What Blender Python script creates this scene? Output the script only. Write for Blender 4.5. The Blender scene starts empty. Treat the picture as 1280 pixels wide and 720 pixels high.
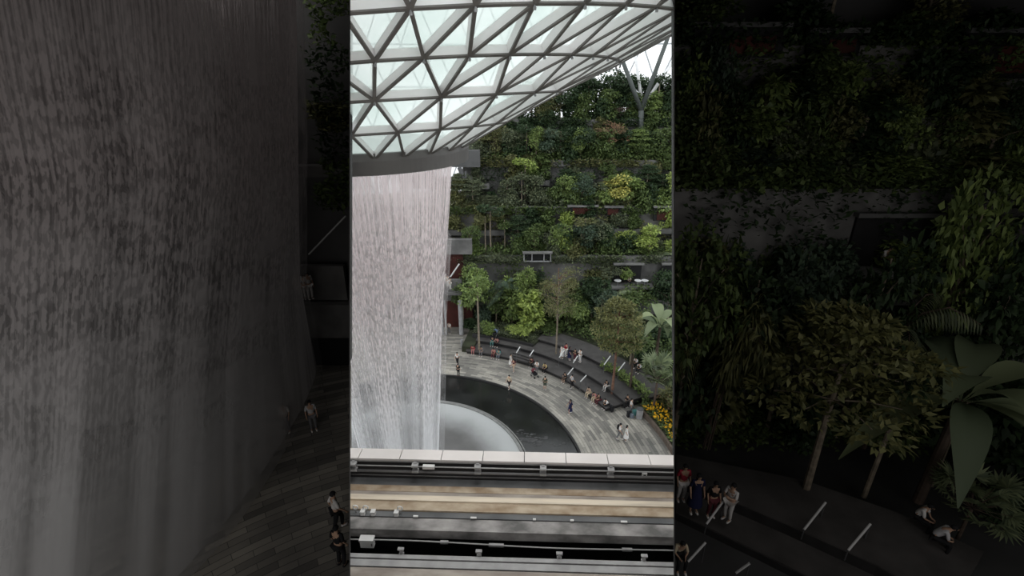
import bpy, bmesh, math, random
import numpy as np
from mathutils import Vector, Matrix
PI = math.pi
SC = bpy.context.scene
COL = SC.collection
random.seed(7)

# ---------------------------------------------------------------- camera model (1280x720)
F = 608.7; TH = math.radians(22.446); EYE = 30.0
CT, ST = math.cos(TH), math.sin(TH)
def ray(px, py):
    X = (px-640)/F; Y = -(py-360)/F
    return Vector((X, CT+Y*ST, -ST+Y*CT))
def G(px, py, z=0.0):            # point of the horizontal plane z seen at a pixel
    d = ray(px, py); t = (z-EYE)/d.z
    return Vector((d.x*t, d.y*t, z))
def V(px, py, t):                # point at camera depth t
    d = ray(px, py); return Vector((d.x*t, d.y*t, EYE+d.z*t))
def YP(px, py, y):               # point of the vertical plane y
    d = ray(px, py); t = y/d.y
    return Vector((d.x*t, y, EYE+d.z*t))
AX = Vector((-9.0, 31.75, 0))
def pol(R, deg, z=0.0):          # 180 = far side, 90 = right
    a = math.radians(deg)
    return Vector((AX.x+R*math.sin(a), AX.y-R*math.cos(a), z))

# ---------------------------------------------------------------- materials
def nodes_of(m):
    m.use_nodes = True
    nt = m.node_tree
    return nt, nt.nodes, nt.links
def mat(name, col, rough=.7, var=.15, scale=3., metal=0., spec=.4, stretch=None, bump=0., col2=None, detail=5, coord='Object'):
    m = bpy.data.materials.new(name); nt, N, L = nodes_of(m)
    b = N['Principled BSDF']; b.inputs['Roughness'].default_value = rough; b.inputs['Metallic'].default_value = metal
    b.inputs['Specular IOR Level'].default_value = spec
    tc = N.new('ShaderNodeTexCoord'); mp = N.new('ShaderNodeMapping'); L.new(tc.outputs[coord], mp.inputs[0])
    if stretch: mp.inputs['Scale'].default_value = stretch
    no = N.new('ShaderNodeTexNoise'); no.inputs['Scale'].default_value = scale; no.inputs['Detail'].default_value = detail
    L.new(mp.outputs[0], no.inputs['Vector'])
    cr = N.new('ShaderNodeValToRGB')
    c2 = col2 or tuple(min(1, c*(1+var)) for c in col)
    c1 = col if col2 else tuple(c*(1-var) for c in col)
    cr.color_ramp.elements[0].position = .35; cr.color_ramp.elements[1].position = .65
    cr.color_ramp.elements[0].color = (*c1, 1); cr.color_ramp.elements[1].color = (*c2, 1)
    L.new(no.outputs['Fac'], cr.inputs[0]); L.new(cr.outputs[0], b.inputs['Base Color'])
    if bump:
        bp = N.new('ShaderNodeBump'); bp.inputs['Strength'].default_value = bump; L.new(no.outputs['Fac'], bp.inputs['Height']); L.new(bp.outputs[0], b.inputs['Normal'])
    return m
def leafmat(name, col, var=.45, rough=.55):
    m = bpy.data.materials.new(name); nt, N, L = nodes_of(m)
    b = N['Principled BSDF']; b.inputs['Roughness'].default_value = rough; b.inputs['Specular IOR Level'].default_value = .35
    g = N.new('ShaderNodeNewGeometry'); cr = N.new('ShaderNodeValToRGB')
    e = cr.color_ramp.elements
    e[0].color = (*[c*(1-var) for c in col], 1); e[1].color = (col[0]*(1+var)*1.15, col[1]*(1+var), col[2]*(1+var*.6), 1)
    L.new(g.outputs['Random Per Island'], cr.inputs[0]); L.new(cr.outputs[0], b.inputs['Base Color'])
    tr = N.new('ShaderNodeBsdfTranslucent'); L.new(cr.outputs[0], tr.inputs['Color'])
    mx = N.new('ShaderNodeMixShader'); mx.inputs[0].default_value = .3
    L.new(b.outputs[0], mx.inputs[1]); L.new(tr.outputs[0], mx.inputs[2]); L.new(mx.outputs[0], N['Material Output'].inputs[0])
    return m
M = {}
M['concrete'] = mat('concrete', (.15, .147, .143), .85, .35, .5, bump=.1)
M['panel'] = mat('dark_panel', (.10, .10, .10), .8, .2, .4)
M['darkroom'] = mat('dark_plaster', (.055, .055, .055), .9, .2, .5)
M['reddark'] = mat('dark_red_interior', (.06, .014, .010), .8, .4, .6)
M['black'] = mat('black_gap_shade', (.008, .008, .009), .7, .2, 1.)  # near-black colour carries the shade inside gaps and openings
M['soil'] = mat('planting_soil', (.035, .04, .022), .95, .4, .6)
M['bark'] = mat('pale_bark', (.24, .20, .15), .85, .3, 4.)
M['barkd'] = mat('dark_bark', (.09, .065, .05), .85, .3, 4.)
M['barkr'] = mat('red_brown_bark', (.20, .11, .075), .85, .3, 4.)
M['steel'] = mat('grey_painted_steel', (.92, .885, .885), .5, .05, .5)
M['cap'] = mat('shade_toned_flange', (.17, .155, .145), .6, .1, .5)  # dark tone paints in the underside shade of the canopy beams
M['rim'] = mat('oculus_rim_paint', (.155, .145, .14), .6, .08, .5)
M['rimu'] = mat('oculus_rim_underside', (.50, .42, .41), .6, .08, .5)
M['white'] = mat('white_paint', (.8, .8, .8), .5, .05, 1.)
M['rail'] = mat('pale_rail', (.7, .7, .7), .4, .05, 1.)
M['greymetal'] = mat('grey_metal', (.33, .33, .335), .5, .15, 3.)
M['greymetald'] = mat('dark_grey_metal', (.10, .10, .105), .5, .15, 3.)
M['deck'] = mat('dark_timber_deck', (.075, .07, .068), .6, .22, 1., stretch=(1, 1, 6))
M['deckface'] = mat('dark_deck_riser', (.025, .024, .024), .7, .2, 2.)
M['pylon'] = mat('pylon_paint', (.075, .085, .08), .6, .1, .5)
M['curb'] = mat('brown_stone_curb', (.13, .10, .08), .8, .2, 3.)
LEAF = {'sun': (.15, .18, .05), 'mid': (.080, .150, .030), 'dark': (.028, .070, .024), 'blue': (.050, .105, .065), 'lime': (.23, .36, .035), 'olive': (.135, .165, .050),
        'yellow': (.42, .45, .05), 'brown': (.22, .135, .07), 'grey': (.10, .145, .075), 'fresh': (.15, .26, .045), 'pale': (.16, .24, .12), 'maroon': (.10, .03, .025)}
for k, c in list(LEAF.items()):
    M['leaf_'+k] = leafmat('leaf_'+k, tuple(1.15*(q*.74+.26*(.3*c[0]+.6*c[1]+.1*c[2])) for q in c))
M['petal'] = leafmat('yellow_petals', (.75, .48, .02), .25)

# ---------------------------------------------------------------- object helpers
def link(name, me, m=None, parent=None, loc=None, rz=None):
    o = bpy.data.objects.new(name, me); COL.objects.link(o)
    if m is not None and me is not None and not me.materials:
        for q in (m if isinstance(m, (list, tuple)) else [m]): me.materials.append(q)
    if parent: o.parent = parent
    if loc is not None: o.location = loc
    if rz is not None: o.rotation_euler = (0, 0, rz)
    return o
def thing(name, label, cat, loc=(0, 0, 0), rz=0, group=None):
    o = bpy.data.objects.new(name, None); COL.objects.link(o); o.location = loc; o.rotation_euler = (0, 0, rz)
    o.empty_display_size = .2
    return tag(o, label, cat, group)
def tag(o, label, cat=None, group=None, kind=None):
    o['label'] = label
    if cat: o['category'] = cat
    if group: o['group'] = group
    if kind: o['kind'] = kind
    return o
def struct(o): o['kind'] = 'structure'; return o
def pymesh(name, vs, fs, smooth=False, mi=None):
    me = bpy.data.meshes.new(name); me.from_pydata([tuple(v) for v in vs], [], fs)
    if smooth: me.polygons.foreach_set('use_smooth', [True]*len(me.polygons))
    if mi is not None: me.polygons.foreach_set('material_index', mi)
    me.update(); return me
class MB:
    def __init__(s): s.v = []; s.f = []; s.mi = []
    def add(s, vs, fs, mi=0):
        n = len(s.v); s.v += [tuple(v) for v in vs]; s.f += [tuple(i+n for i in f) for f in fs]; s.mi += [mi]*len(fs)
    def box(s, c, d, rz=0, mi=0):
        cx, cy, cz = c; a, b, h = d[0]/2, d[1]/2, d[2]/2; C, S = math.cos(rz), math.sin(rz)
        vs = [(cx+x*C-y*S, cy+x*S+y*C, cz+z) for x, y, z in ((-a,-b,-h),(a,-b,-h),(a,b,-h),(-a,b,-h),(-a,-b,h),(a,-b,h),(a,b,h),(-a,b,h))]
        s.add(vs, [(3,2,1,0),(4,5,6,7),(0,1,5,4),(1,2,6,5),(2,3,7,6),(3,0,4,7)], mi)
    def hexa(s, b, t, mi=0):      # two quads
        s.add(list(b)+list(t), [(3,2,1,0),(4,5,6,7),(0,1,5,4),(1,2,6,5),(2,3,7,6),(3,0,4,7)], mi)
    def tube(s, pts, rad, n=8, mi=0):
        pts = [Vector(p) for p in pts]
        if not isinstance(rad, (list, tuple)): rad = [rad]*len(pts)
        base = []
        for i, p in enumerate(pts):
            d = (pts[min(i+1, len(pts)-1)]-pts[max(i-1, 0)]).normalized()
            u = d.cross(Vector((0, 0, 1)))
            if u.length < .05: u = d.cross(Vector((0, 1, 0)))
            u.normalize(); w = d.cross(u)
            base += [p+(u*math.cos(2*PI*k/n)+w*math.sin(2*PI*k/n))*rad[i] for k in range(n)]
        fs = [(i*n+k, i*n+(k+1) % n, (i+1)*n+(k+1) % n, (i+1)*n+k) for i in range(len(pts)-1) for k in range(n)]
        fs += [tuple(range(n))[::-1], tuple((len(pts)-1)*n+k for k in range(n))]
        s.add(base, fs, mi)
    def arc(s, R0, R1, z0, z1, a0, a1, n=48, mi=0, mit=None):   # solid annular block about the pool axis
        vs = []; fs = []
        for i in range(n+1):
            a = a0+(a1-a0)*i/n
            vs += [pol(R0, a, z0), pol(R1, a, z0), pol(R1, a, z1), pol(R0, a, z1)]
        mis = []
        for i in range(n):
            for k in range(4):
                fs.append((i*4+k, (i+1)*4+k, (i+1)*4+(k+1) % 4, i*4+(k+1) % 4)); mis.append(mit if (k == 2 and mit is not None) else mi)
        fs += [(3, 2, 1, 0), (n*4, n*4+1, n*4+2, n*4+3)]; mis += [mi, mi]
        b = len(s.v); s.v += [tuple(v) for v in vs]; s.f += [tuple(i+b for i in f) for f in fs]; s.mi += mis
    def build(s, name, m, parent=None, smooth=False, loc=None, rz=None):
        me = pymesh(name, s.v, s.f, smooth, s.mi)
        bm = bmesh.new(); bm.from_mesh(me); bmesh.ops.recalc_face_normals(bm, faces=bm.faces); bm.to_mesh(me); bm.free()
        return link(name, me, m, parent, loc, rz)
def bxo(name, c, d, m, parent=None, rz=0):
    b = MB(); b.box(c, d, rz); return b.build(name, m, parent)

# ---------------------------------------------------------------- foliage meshes (numpy)
LP_L, LP_R, LP_C = 430., 290., 190.
rg = np.random.default_rng(11)
def norm(a): return a/np.maximum(np.linalg.norm(a, axis=1, keepdims=True), 1e-9)
def leaf_arrays(P, D, ln, wd, fold=.25, up=None):
    n = len(P); D = norm(D)
    if up is None: up = norm(np.array([[0, 0, 1.]])+rg.normal(size=(n, 3))*.45)
    S = norm(np.cross(D, up)); Nn = np.cross(S, D)
    ln = (np.ones(n)*ln)[:, None]; wd = (np.ones(n)*wd)[:, None]
    v = np.stack([P, P+D*ln*.45+S*wd*.5+Nn*wd*fold*.5, P+D*ln-Nn*ln*.18, P+D*ln*.45-S*wd*.5+Nn*wd*fold*.5, P+D*ln*.5], 1).reshape(-1, 3)
    b = (np.arange(n)*5)[:, None]
    f = np.concatenate([b+np.array([[0, 1, 4]]), b+np.array([[1, 2, 4]]), b+np.array([[0, 4, 3]]), b+np.array([[4, 2, 3]])], 0)
    return v, f
def np_mesh(name, parts):
    vs = []; fs = []; o = 0
    for v, f in parts:
        vs.append(v); fs.append(f+o); o += len(v)
    v = np.concatenate(vs); f = np.concatenate(fs)
    me = bpy.data.meshes.new(name); me.vertices.add(len(v)); me.vertices.foreach_set('co', v.ravel().astype(np.float32))
    me.loops.add(len(f)*3); me.loops.foreach_set('vertex_index', f.ravel().astype(np.int32))
    me.polygons.add(len(f)); me.polygons.foreach_set('loop_start', np.arange(len(f), dtype=np.int32)*3)
    me.polygons.foreach_set('loop_total', np.full(len(f), 3, dtype=np.int32)); me.update(calc_edges=True); me.validate(); return me
def blob(c, r, n, ln, wd, droop=.15):
    d = norm(rg.normal(size=(n, 3))); rr = (rg.uniform(.55, 1., size=(n, 1)))
    P = np.array(c)+d*np.array(r)*rr
    D = d+rg.normal(size=(n, 3))*.55; D[:, 2] -= droop
    return leaf_arrays(P, D, ln*rg.uniform(.6, 1.3, n), wd*rg.uniform(.6, 1.3, n))
# every crown is built for a tree of height 1 unit = H metres, base at z 0; returns parts list and trunk MB
def crown(kind, H, W, seed):
    global rg
    rg = np.random.default_rng(seed); rnd = random.Random(seed); parts = []; tr = MB()
    ln = .34; wd = .2
    def limb(z0, x, y, z, r): tr.tube([(0, 0, z0), (x*.5, y*.5, (z0+z)/2+.1), (x, y, z)], [r, r*.7, r*.35], 6)
    if kind == 'tree':
        tr.tube([(0, 0, 0), (.05, .03, H*.5), (0, 0, H*.92)], [.13, .1, .04], 8)
        for i in range(11):
            a = rnd.uniform(0, 2*PI); z = H*rnd.uniform(.42, .95); r = W*.5*rnd.uniform(.15, .75)*(1.15-abs(z/H-.65))
            limb(z*.8, r*math.cos(a), r*math.sin(a), z, .045)
            q = W*rnd.uniform(.17, .28); parts.append(blob((r*math.cos(a), r*math.sin(a), z), (q, q, q*.7), 170, ln, wd))
    elif kind == 'bush':
        tr.tube([(0, 0, 0), (0, 0, H*.7)], [.09, .04], 6)
        for i in range(9):
            a = rnd.uniform(0, 2*PI); z = H*rnd.uniform(.15, .85); r = W*.33*rnd.uniform(0, 1)
            limb(z*.5, r*math.cos(a), r*math.sin(a), z, .035)
            q = W*rnd.uniform(.18, .28); parts.append(blob((r*math.cos(a), r*math.sin(a), z), (q, q, q*.8), 170, ln*.95, wd*1.1))
    elif kind == 'layer':
        tr.tube([(0, 0, 0), (.03, 0, H*.5), (0, 0, H)], [.12, .09, .03], 8)
        for i, z in enumerate((.62, .78, .90, .99)):
            R = W*.5*(1.0, 1.1, .85, .5)[i]
            for k in range(7):
                a = k*2*PI/7+i*.7+rnd.uniform(-.3, .3); r = R*rnd.uniform(.35, .8)
                limb(z*H*.95, r*math.cos(a), r*math.sin(a), z*H, .035)
                parts.append(blob((r*math.cos(a), r*math.sin(a), z*H), (R*.38, R*.38, .10), 130, .26, .13, 0))
    elif kind == 'column':
        tr.tube([(0, 0, 0), (0, 0, H*.95)], [.11, .05], 8)
        for i in range(16):
            z = H*(.12+.86*i/15); a = rnd.uniform(0, 2*PI); r = W*.22
            limb(z*.95, r*math.cos(a), r*math.sin(a), z, .03)
            q = W*rnd.uniform(.24, .36)*(1.1-.5*(i/15)); parts.append(blob((r*math.cos(a), r*math.sin(a), z), (q, q, q*.75), 120, .5, .24, .7))
    elif kind == 'wispy':
        tr.tube([(0, 0, 0), (.04, 0, H*.55), (0, 0, H)], [.11, .08, .03], 8)
        for i in range(26):
            a = rnd.uniform(0, 2*PI); z = H*rnd.uniform(.55, .98); r = W*.5*rnd.uniform(.3, 1)
            limb(z*.86, r*math.cos(a), r*math.sin(a), z, .03)
            parts.append(blob((r*math.cos(a), r*math.sin(a), z), (W*.13, W*.13, W*.07), 55, .22, .08, 0))
    elif kind == 'slim':
        tr.tube([(0, 0, 0), (.06, 0, H*.5), (0, 0, H)], [.10, .08, .04], 8)
        for i in range(5):
            a = rnd.uniform(0, 2*PI); z = H*rnd.uniform(.82, 1.); r = W*.3
            limb(z*.92, r*math.cos(a), r*math.sin(a), z, .03)
            parts.append(blob((r*math.cos(a), r*math.sin(a), z), (W*.28, W*.28, W*.16), 120, .3, .16))
    elif kind == 'palm':
        tr.tube([(0, 0, 0), (.05, 0, H*.6)], [.12, .10], 8)
        for k in range(17):
            a = k*2.4; L = W*.55*rnd.uniform(.8, 1.1); el = rnd.uniform(.2, 1.25)
            t = np.linspace(0, 1, 26); rad = L*t*math.cos(el)+L*.25*t*t; z = H*.6+L*(math.sin(el)*t-.75*t*t*(.6+.4*math.cos(el)))
            C = np.stack([rad*math.cos(a), rad*math.sin(a), z], 1)
            tr.tube([tuple(C[j]) for j in (0, 8, 16, 25)], [.03, .025, .02, .01], 5)
            T = np.gradient(C, axis=0); T = norm(T); S = norm(np.cross(T, np.array([[0, 0, 1.]])))
            for s in (-1, 1):
                D = T*.55+S*s; D[:, 2] -= .35
                parts.append(leaf_arrays(C[2:], D[2:], L*.26*np.sin(np.linspace(.35, 2.9, 24))+.12, .09, up=np.tile([[0, 0, 1.]], (24, 1))))
    elif kind == 'banana':
        tr.tube([(0, 0, 0), (.05, 0, H*.55)], [.18, .14], 10)
        for k in range(11):
            a = k*2.399+.5; L = W*.56*rnd.uniform(.85, 1.1); el = rnd.uniform(.1, 1.2); n = 12
            vs = []; fs = []
            for j in range(n+1):
                t = j/n; rad = .1+L*t*math.cos(el*(1-.4*t)); z = H*.55+L*(math.sin(el)*t-.7*t*t)
                w = .02+.34*math.sin(PI*min(1, max(0, (t-.12)/.88))**.8)*L*.42 if t > .12 else .03
                cx, cy = rad*math.cos(a), rad*math.sin(a)
                for s in (-1, 0, 1): vs.append((cx-s*w*math.sin(a), cy+s*w*math.cos(a), z+(w*.3 if s else 0)))
            for j in range(n):
                for s in (0, 1):
                    q = j*3+s; fs += [(q, q+1, q+4), (q, q+4, q+3)]
            parts.append((np.array(vs), np.array(fs)))
    elif kind == 'fan':
        tr.tube([(0, 0, 0), (0, 0, H*.5)], [.10, .08], 8)
        for k in range(26):
            a = k*2.399; el = rnd.uniform(-.1, 1.2); L = W*.33*rnd.uniform(.7, 1.1)
            c = np.array([L*math.cos(a)*math.cos(el), L*math.sin(a)*math.cos(el), H*.5+L*math.sin(el)])
            tr.tube([(0, 0, H*.5), tuple(c)], [.02, .012], 5)
            dd = norm(c[None]-np.array([[0, 0, H*.5]]))[0]; u = norm(np.cross(dd, [0, 0, 1.])[None])[0]; w = np.cross(u, dd)
            n = 15; an = np.linspace(-2.2, 2.2, n)
            D = np.outer(np.cos(an), dd*.75+w*.2)+np.outer(np.sin(an), u)
            parts.append(leaf_arrays(np.tile(c, (n, 1)), D, W*.17, W*.032, up=np.tile(w, (n, 1))))
    elif kind == 'droop':
        for s in range(5):
            x, y = rnd.uniform(-.3, .3), rnd.uniform(-.3, .3); a = rnd.uniform(0, 2*PI); q = W*.35
            pts = [(x, y, 0), (x+q*.2*math.cos(a), y+q*.2*math.sin(a), H*.7), (x+q*.8*math.cos(a), y+q*.8*math.sin(a), H), (x+q*1.4*math.cos(a), y+q*1.4*math.sin(a), H*.85)]
            tr.tube(pts, [.05, .04, .03, .015], 6)
            for t in np.linspace(.35, 1, 7):
                i = min(2, int(t*3)); f_ = t*3-i; p = np.array(pts[i])*(1-f_)+np.array(pts[i+1])*f_
                parts.append(blob(p, (W*.16, W*.16, W*.2), 60, .55, .13, 1.2))
    return np_mesh('foliage', parts), tr
_CR = {}
BARK = {'tree': 'bark', 'bush': 'barkd', 'layer': 'bark', 'column': 'bark', 'wispy': 'barkr', 'slim': 'bark', 'palm': 'barkd', 'banana': 'barkd', 'fan': 'barkd', 'droop': 'barkd'}
NOMH = {'tree': (6., 4.), 'bush': (2.6, 3.2), 'layer': (7., 4.6), 'column': (6.5, 2.6), 'wispy': (6., 4.), 'slim': (7.5, 2.4), 'palm': (5., 6.), 'banana': (6., 7.), 'fan': (4.5, 5.), 'droop': (4.5, 4.)}
NAME = {'tree': 'broadleaf_tree', 'bush': 'bushy_shrub', 'layer': 'tiered_tree', 'column': 'columnar_tree', 'wispy': 'feathery_tree', 'slim': 'slender_tree', 'palm': 'feather_palm', 'banana': 'banana_plant', 'fan': 'fan_palm', 'droop': 'arching_bamboo'}
CNT = {}
def plant(kind, colr, loc, H, W, label, group=None, bark=None):
    CNT[kind] = CNT.get(kind, 0)+1
    key = (kind, CNT[kind] % 4)
    h0, w0 = NOMH[kind]
    if key not in _CR:
        me, tr = crown(kind, h0, w0, 100+CNT[kind]*7+len(kind)); t = tr.build('trunk_mesh', M['bark']); tm = t.data; bpy.data.objects.remove(t)
        me.materials.append(M['leaf_mid']); _CR[key] = (me, tm)
    me, tm = _CR[key]
    cat = {'bush': 'shrub', 'palm': 'palm', 'fan': 'palm', 'banana': 'plant', 'droop': 'bamboo'}.get(kind, 'tree')
    o = thing(NAME[kind], label, cat, loc, random.uniform(0, 2*PI), group)
    s = (W/w0, W/w0, H/h0)
    for nm, msh, mm in (('foliage', me, M['leaf_'+colr]), ('trunk' if cat in ('tree', 'palm') else 'stem', tm, M[bark or BARK[kind]])):
        c = bpy.data.objects.new(nm, msh); COL.objects.link(c); c.parent = o; c.scale = s
        c.material_slots[0].link = 'OBJECT'; c.material_slots[0].material = mm
    return o
def scatter(name, pts, ln, wd, m, label, cat='ground cover'):     # uncountable low planting: one object
    P = np.array(pts); n = len(P); D = rg.normal(size=(n, 3)); D[:, 2] = np.abs(D[:, 2])*.6+.15
    me = np_mesh(name, [leaf_arrays(P, D, ln*rg.uniform(.6, 1.4, n), wd*rg.uniform(.6, 1.4, n))])
    o = link(name, me, m); tag(o, label, cat, kind='stuff'); return o

# ---------------------------------------------------------------- ground, pool, plaza
def paving_mat():
    m = bpy.data.materials.new('plaza_stone_paving'); nt, N, L = nodes_of(m); b = N['Principled BSDF']
    tc = N.new('ShaderNodeTexCoord'); sp = N.new('ShaderNodeSeparateXYZ'); L.new(tc.outputs['Object'], sp.inputs[0])
    def mth(op, a, bb=None):
        n = N.new('ShaderNodeMath'); n.operation = op
        for i, q in enumerate((a, bb)):
            if q is None: continue
            if isinstance(q, (int, float)): n.inputs[i].default_value = q
            else: L.new(q, n.inputs[i])
        return n.outputs[0]
    x2 = mth('MULTIPLY', sp.outputs[0], sp.outputs[0]); y2 = mth('MULTIPLY', sp.outputs[1], sp.outputs[1])
    r = mth('SQRT', mth('ADD', x2, y2)); a = mth('ARCTAN2', sp.outputs[1], sp.outputs[0])
    cb = N.new('ShaderNodeCombineXYZ'); L.new(mth('MULTIPLY', a, 18.), cb.inputs[0]); L.new(r, cb.inputs[1])
    bt = N.new('ShaderNodeTexBrick'); bt.inputs['Scale'].default_value = 1.; bt.inputs['Brick Width'].default_value = 1.5; bt.inputs['Row Height'].default_value = .28
    bt.inputs['Mortar Size'].default_value = .012; bt.inputs['Color1'].default_value = (.46, .435, .385, 1); bt.inputs['Color2'].default_value = (.17, .165, .155, 1); bt.inputs['Mortar'].default_value = (.1, .1, .095, 1)
    bt.inputs['Bias'].default_value = -.1
    L.new(cb.outputs[0], bt.inputs['Vector'])
    no = N.new('ShaderNodeTexNoise'); no.inputs['Scale'].default_value = .35; no.inputs['Detail'].default_value = 6; L.new(tc.outputs['Object'], no.inputs['Vector'])
    cr = N.new('ShaderNodeValToRGB'); cr.color_ramp.elements[0].position = .3; cr.color_ramp.elements[0].color = (.55, .55, .55, 1); cr.color_ramp.elements[1].position = .7; cr.color_ramp.elements[1].color = (1.1, 1.08, 1.05, 1)
    L.new(no.outputs['Fac'], cr.inputs[0])
    mx = N.new('ShaderNodeMix'); mx.data_type = 'RGBA'; mx.blend_type = 'MULTIPLY'; mx.inputs[0].default_value = 1.
    L.new(bt.outputs['Color'], mx.inputs[6]); L.new(cr.outputs[0], mx.inputs[7]); L.new(mx.outputs[2], b.inputs['Base Color'])
    b.inputs['Roughness'].default_value = .6
    return m
M['paving'] = paving_mat()
def ring_obj(name, R0, R1, z, m, n=128, h=.3):
    vs = []; fs = []
    for i in range(n):
        a = 2*PI*i/n; c, s = math.cos(a), math.sin(a)
        vs += [(R0*c, R0*s, z), (R1*c, R1*s, z), (R1*c, R1*s, z-h), (R0*c, R0*s, z-h)]
    for i in range(n):
        j = (i+1) % n
        for k in range(4): fs.append((i*4+k, j*4+k, j*4+(k+1) % 4, i*4+(k+1) % 4))
    o = link(name, pymesh(name, vs, fs), m, loc=(AX.x, AX.y, 0)); return o
o = ring_obj('floor', 15.25, 120, 0, M['paving'], h=.6); struct(o)
M['pool'] = mat('dark_wet_stone', (.018, .019, .018), .12, .35, .4, spec=.5)
M['disc'] = mat('splash_basin', (.13, .125, .12), .3, .25, .3, spec=.5)
M['foam'] = mat('white_foam_ring', (.46, .47, .47), .6, .15, .5)
M['poolrim'] = mat('pool_rim_stone', (.22, .22, .21), .4, .15, 2.)
def foam_mat():      # white froth thickest towards the rim of the basin
    m = mat('frothy_splash_basin', (.15, .145, .14), .45, .2, .3); nt, N, L = nodes_of(m); b = N['Principled BSDF']
    base = b.inputs['Base Color'].links[0].from_socket
    tc = N.new('ShaderNodeTexCoord'); ln = N.new('ShaderNodeVectorMath'); ln.operation = 'LENGTH'; L.new(tc.outputs['Object'], ln.inputs[0])
    no = N.new('ShaderNodeTexNoise'); no.inputs['Scale'].default_value = .5; no.inputs['Detail'].default_value = 4; L.new(tc.outputs['Object'], no.inputs[0])
    ad = N.new('ShaderNodeMath'); ad.operation = 'MULTIPLY_ADD'; ad.inputs[1].default_value = 1.6; L.new(no.outputs['Fac'], ad.inputs[0]); L.new(ln.outputs['Value'], ad.inputs[2])
    mr = N.new('ShaderNodeMapRange'); mr.interpolation_type = 'SMOOTHSTEP'; L.new(ad.outputs[0], mr.inputs[0]); mr.inputs[1].default_value = 6.8; mr.inputs[2].default_value = 10.3
    mx = N.new('ShaderNodeMix'); mx.data_type = 'RGBA'; L.new(mr.outputs[0], mx.inputs[0]); L.new(base, mx.inputs[6]); mx.inputs[7].default_value = (.46, .47, .465, 1); L.new(mx.outputs[2], b.inputs['Base Color']); return m
pool = thing('pool', 'dark circular reflecting pool around the foot of the waterfall', 'pool', (AX.x, AX.y, 0))
def pring(nm, R0, R1, z, m, h=.2):
    o = ring_obj(nm, R0, R1, z, m, h=h); o.location = (0, 0, 0); o.parent = pool; return o
pring('dark_basin', 10.3, 15.25, -.12, M['pool'])
pring('inner_rim', 10.1, 10.35, .06, M['poolrim'])
pring('rim_groove', 10.5, 10.62, -.06, M['poolrim'], .1)
pring('splash_basin', 0.01, 10.1, -.03, foam_mat())
pring('outer_rim', 15.15, 15.35, .03, M['deckface'])
# small foam patches in the dark basin
b = MB()
for px, py, s in ((652, 540, .5), (659, 549, .7), (668, 553, .8), (676, 548, .5), (700, 556, .5), (664, 544, .4)):
    c = G(px, py, -.11)
    for k in range(7):
        q = random.uniform(.08, .3)*s; x, y = c.x-AX.x+random.uniform(-1, 1)*s, c.y-AX.y+random.uniform(-1, 1)*s*.6
        b.add([(x+q*1.8*math.cos(t*PI/4), y+q*math.sin(t*PI/4), -.105) for t in range(8)]+[(x, y, -.09)], [(t, (t+1) % 8, 8) for t in range(8)])
fo = b.build('foam_patches', mat('thin_foam', (.06, .06, .06), .6, .3, 3.), pool); fo['kind'] = 'stuff'

# ---------------------------------------------------------------- stepped seating
def terrace_platform(nm, label, R0, R1, z1, a0, a1):
    t = thing(nm, label, 'seating terrace')
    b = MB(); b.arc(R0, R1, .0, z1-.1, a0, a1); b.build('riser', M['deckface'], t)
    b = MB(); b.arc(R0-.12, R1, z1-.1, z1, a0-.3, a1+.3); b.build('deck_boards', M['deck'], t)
    return t
terrace_platform('seating_platform', 'lowest dark timber seating tier curving beside the grey plaza', 20.3, 22.25, .45, 115, 170)
terrace_platform('seating_platform', 'middle dark timber seating tier behind the lowest one', 22.25, 24.6, .92, 114, 168)
terrace_platform('seating_platform', 'top dark timber walkway tier against the planting', 24.6, 27.2, 1.35, 112, 150)
def stair(px, py, z, label, n=3):
    c = G(px, py, z); v = c-AX; a = math.degrees(math.atan2(v.x, -v.y)); R = math.hypot(v.x, v.y)
    t = thing('timber_stair', label, 'stairs')
    for k in range(n):
        b = MB(); b.arc(R-.35*(n-k), R+.1, z-.46+.0, z-.46+.15*(k+1)-.01, a-3.4, a+3.4, 6); b.build('step', M['deck'], t)
    for k in range(n):
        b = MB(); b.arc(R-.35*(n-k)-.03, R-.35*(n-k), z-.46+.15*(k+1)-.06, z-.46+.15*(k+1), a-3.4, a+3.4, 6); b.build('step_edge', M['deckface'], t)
stair(654, 442, .92, 'short timber stair of three steps nearest the waterfall')
stair(720, 466, .45, 'timber stair of three steps up from the plaza beside the bare-legged sitter')
stair(708, 447, .92, 'timber stair below the group standing on the middle tier')
stair(768, 458, 1.35, 'timber stair at the right under the low tiered tree')
def handrail(x0, y0, x1, y1, z, label):
    p = G(x0, y0, z+.9); q = G(x1, y1, z+1.3)
    t = thing('handrail', label, 'handrail')
    b = MB(); b.tube([p, q], .06, 8); b.build('top_rail', M['rail'], t)
    for e, zz in ((p, z-.3), (q, z)):
        b = MB(); b.tube([e-Vector((0, 0, .02)), Vector((e.x, e.y, zz))], .03, 6); b.build('post', M['greymetald'], t)
HR = [(645.5, 441, 650, 433.5, .92, 'first from the waterfall, on the middle tier'), (662, 445, 667, 437.5, .92, 'second from the waterfall, beside the short stair'),
      (699, 447, 705.5, 438, .92, 'beneath the person in a white dress'), (716.5, 453.5, 722, 445, .92, 'in front of the white-clad person standing'),
      (709.5, 468.5, 716.5, 460, .45, 'beside the bare-legged sitter on the lowest tier'), (725.5, 477, 733, 469, .45, 'above the seated pair on the lowest tier'),
      (755, 456, 763, 445, 1.35, 'crossing the low tiered tree trunk'), (773, 463.5, 781, 453, 1.35, 'rightmost of the stair rails')]
for x0, y0, x1, y1, z, l in HR: handrail(x0, y0, x1, y1, z, 'white sloping stair handrail '+l)
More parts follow.
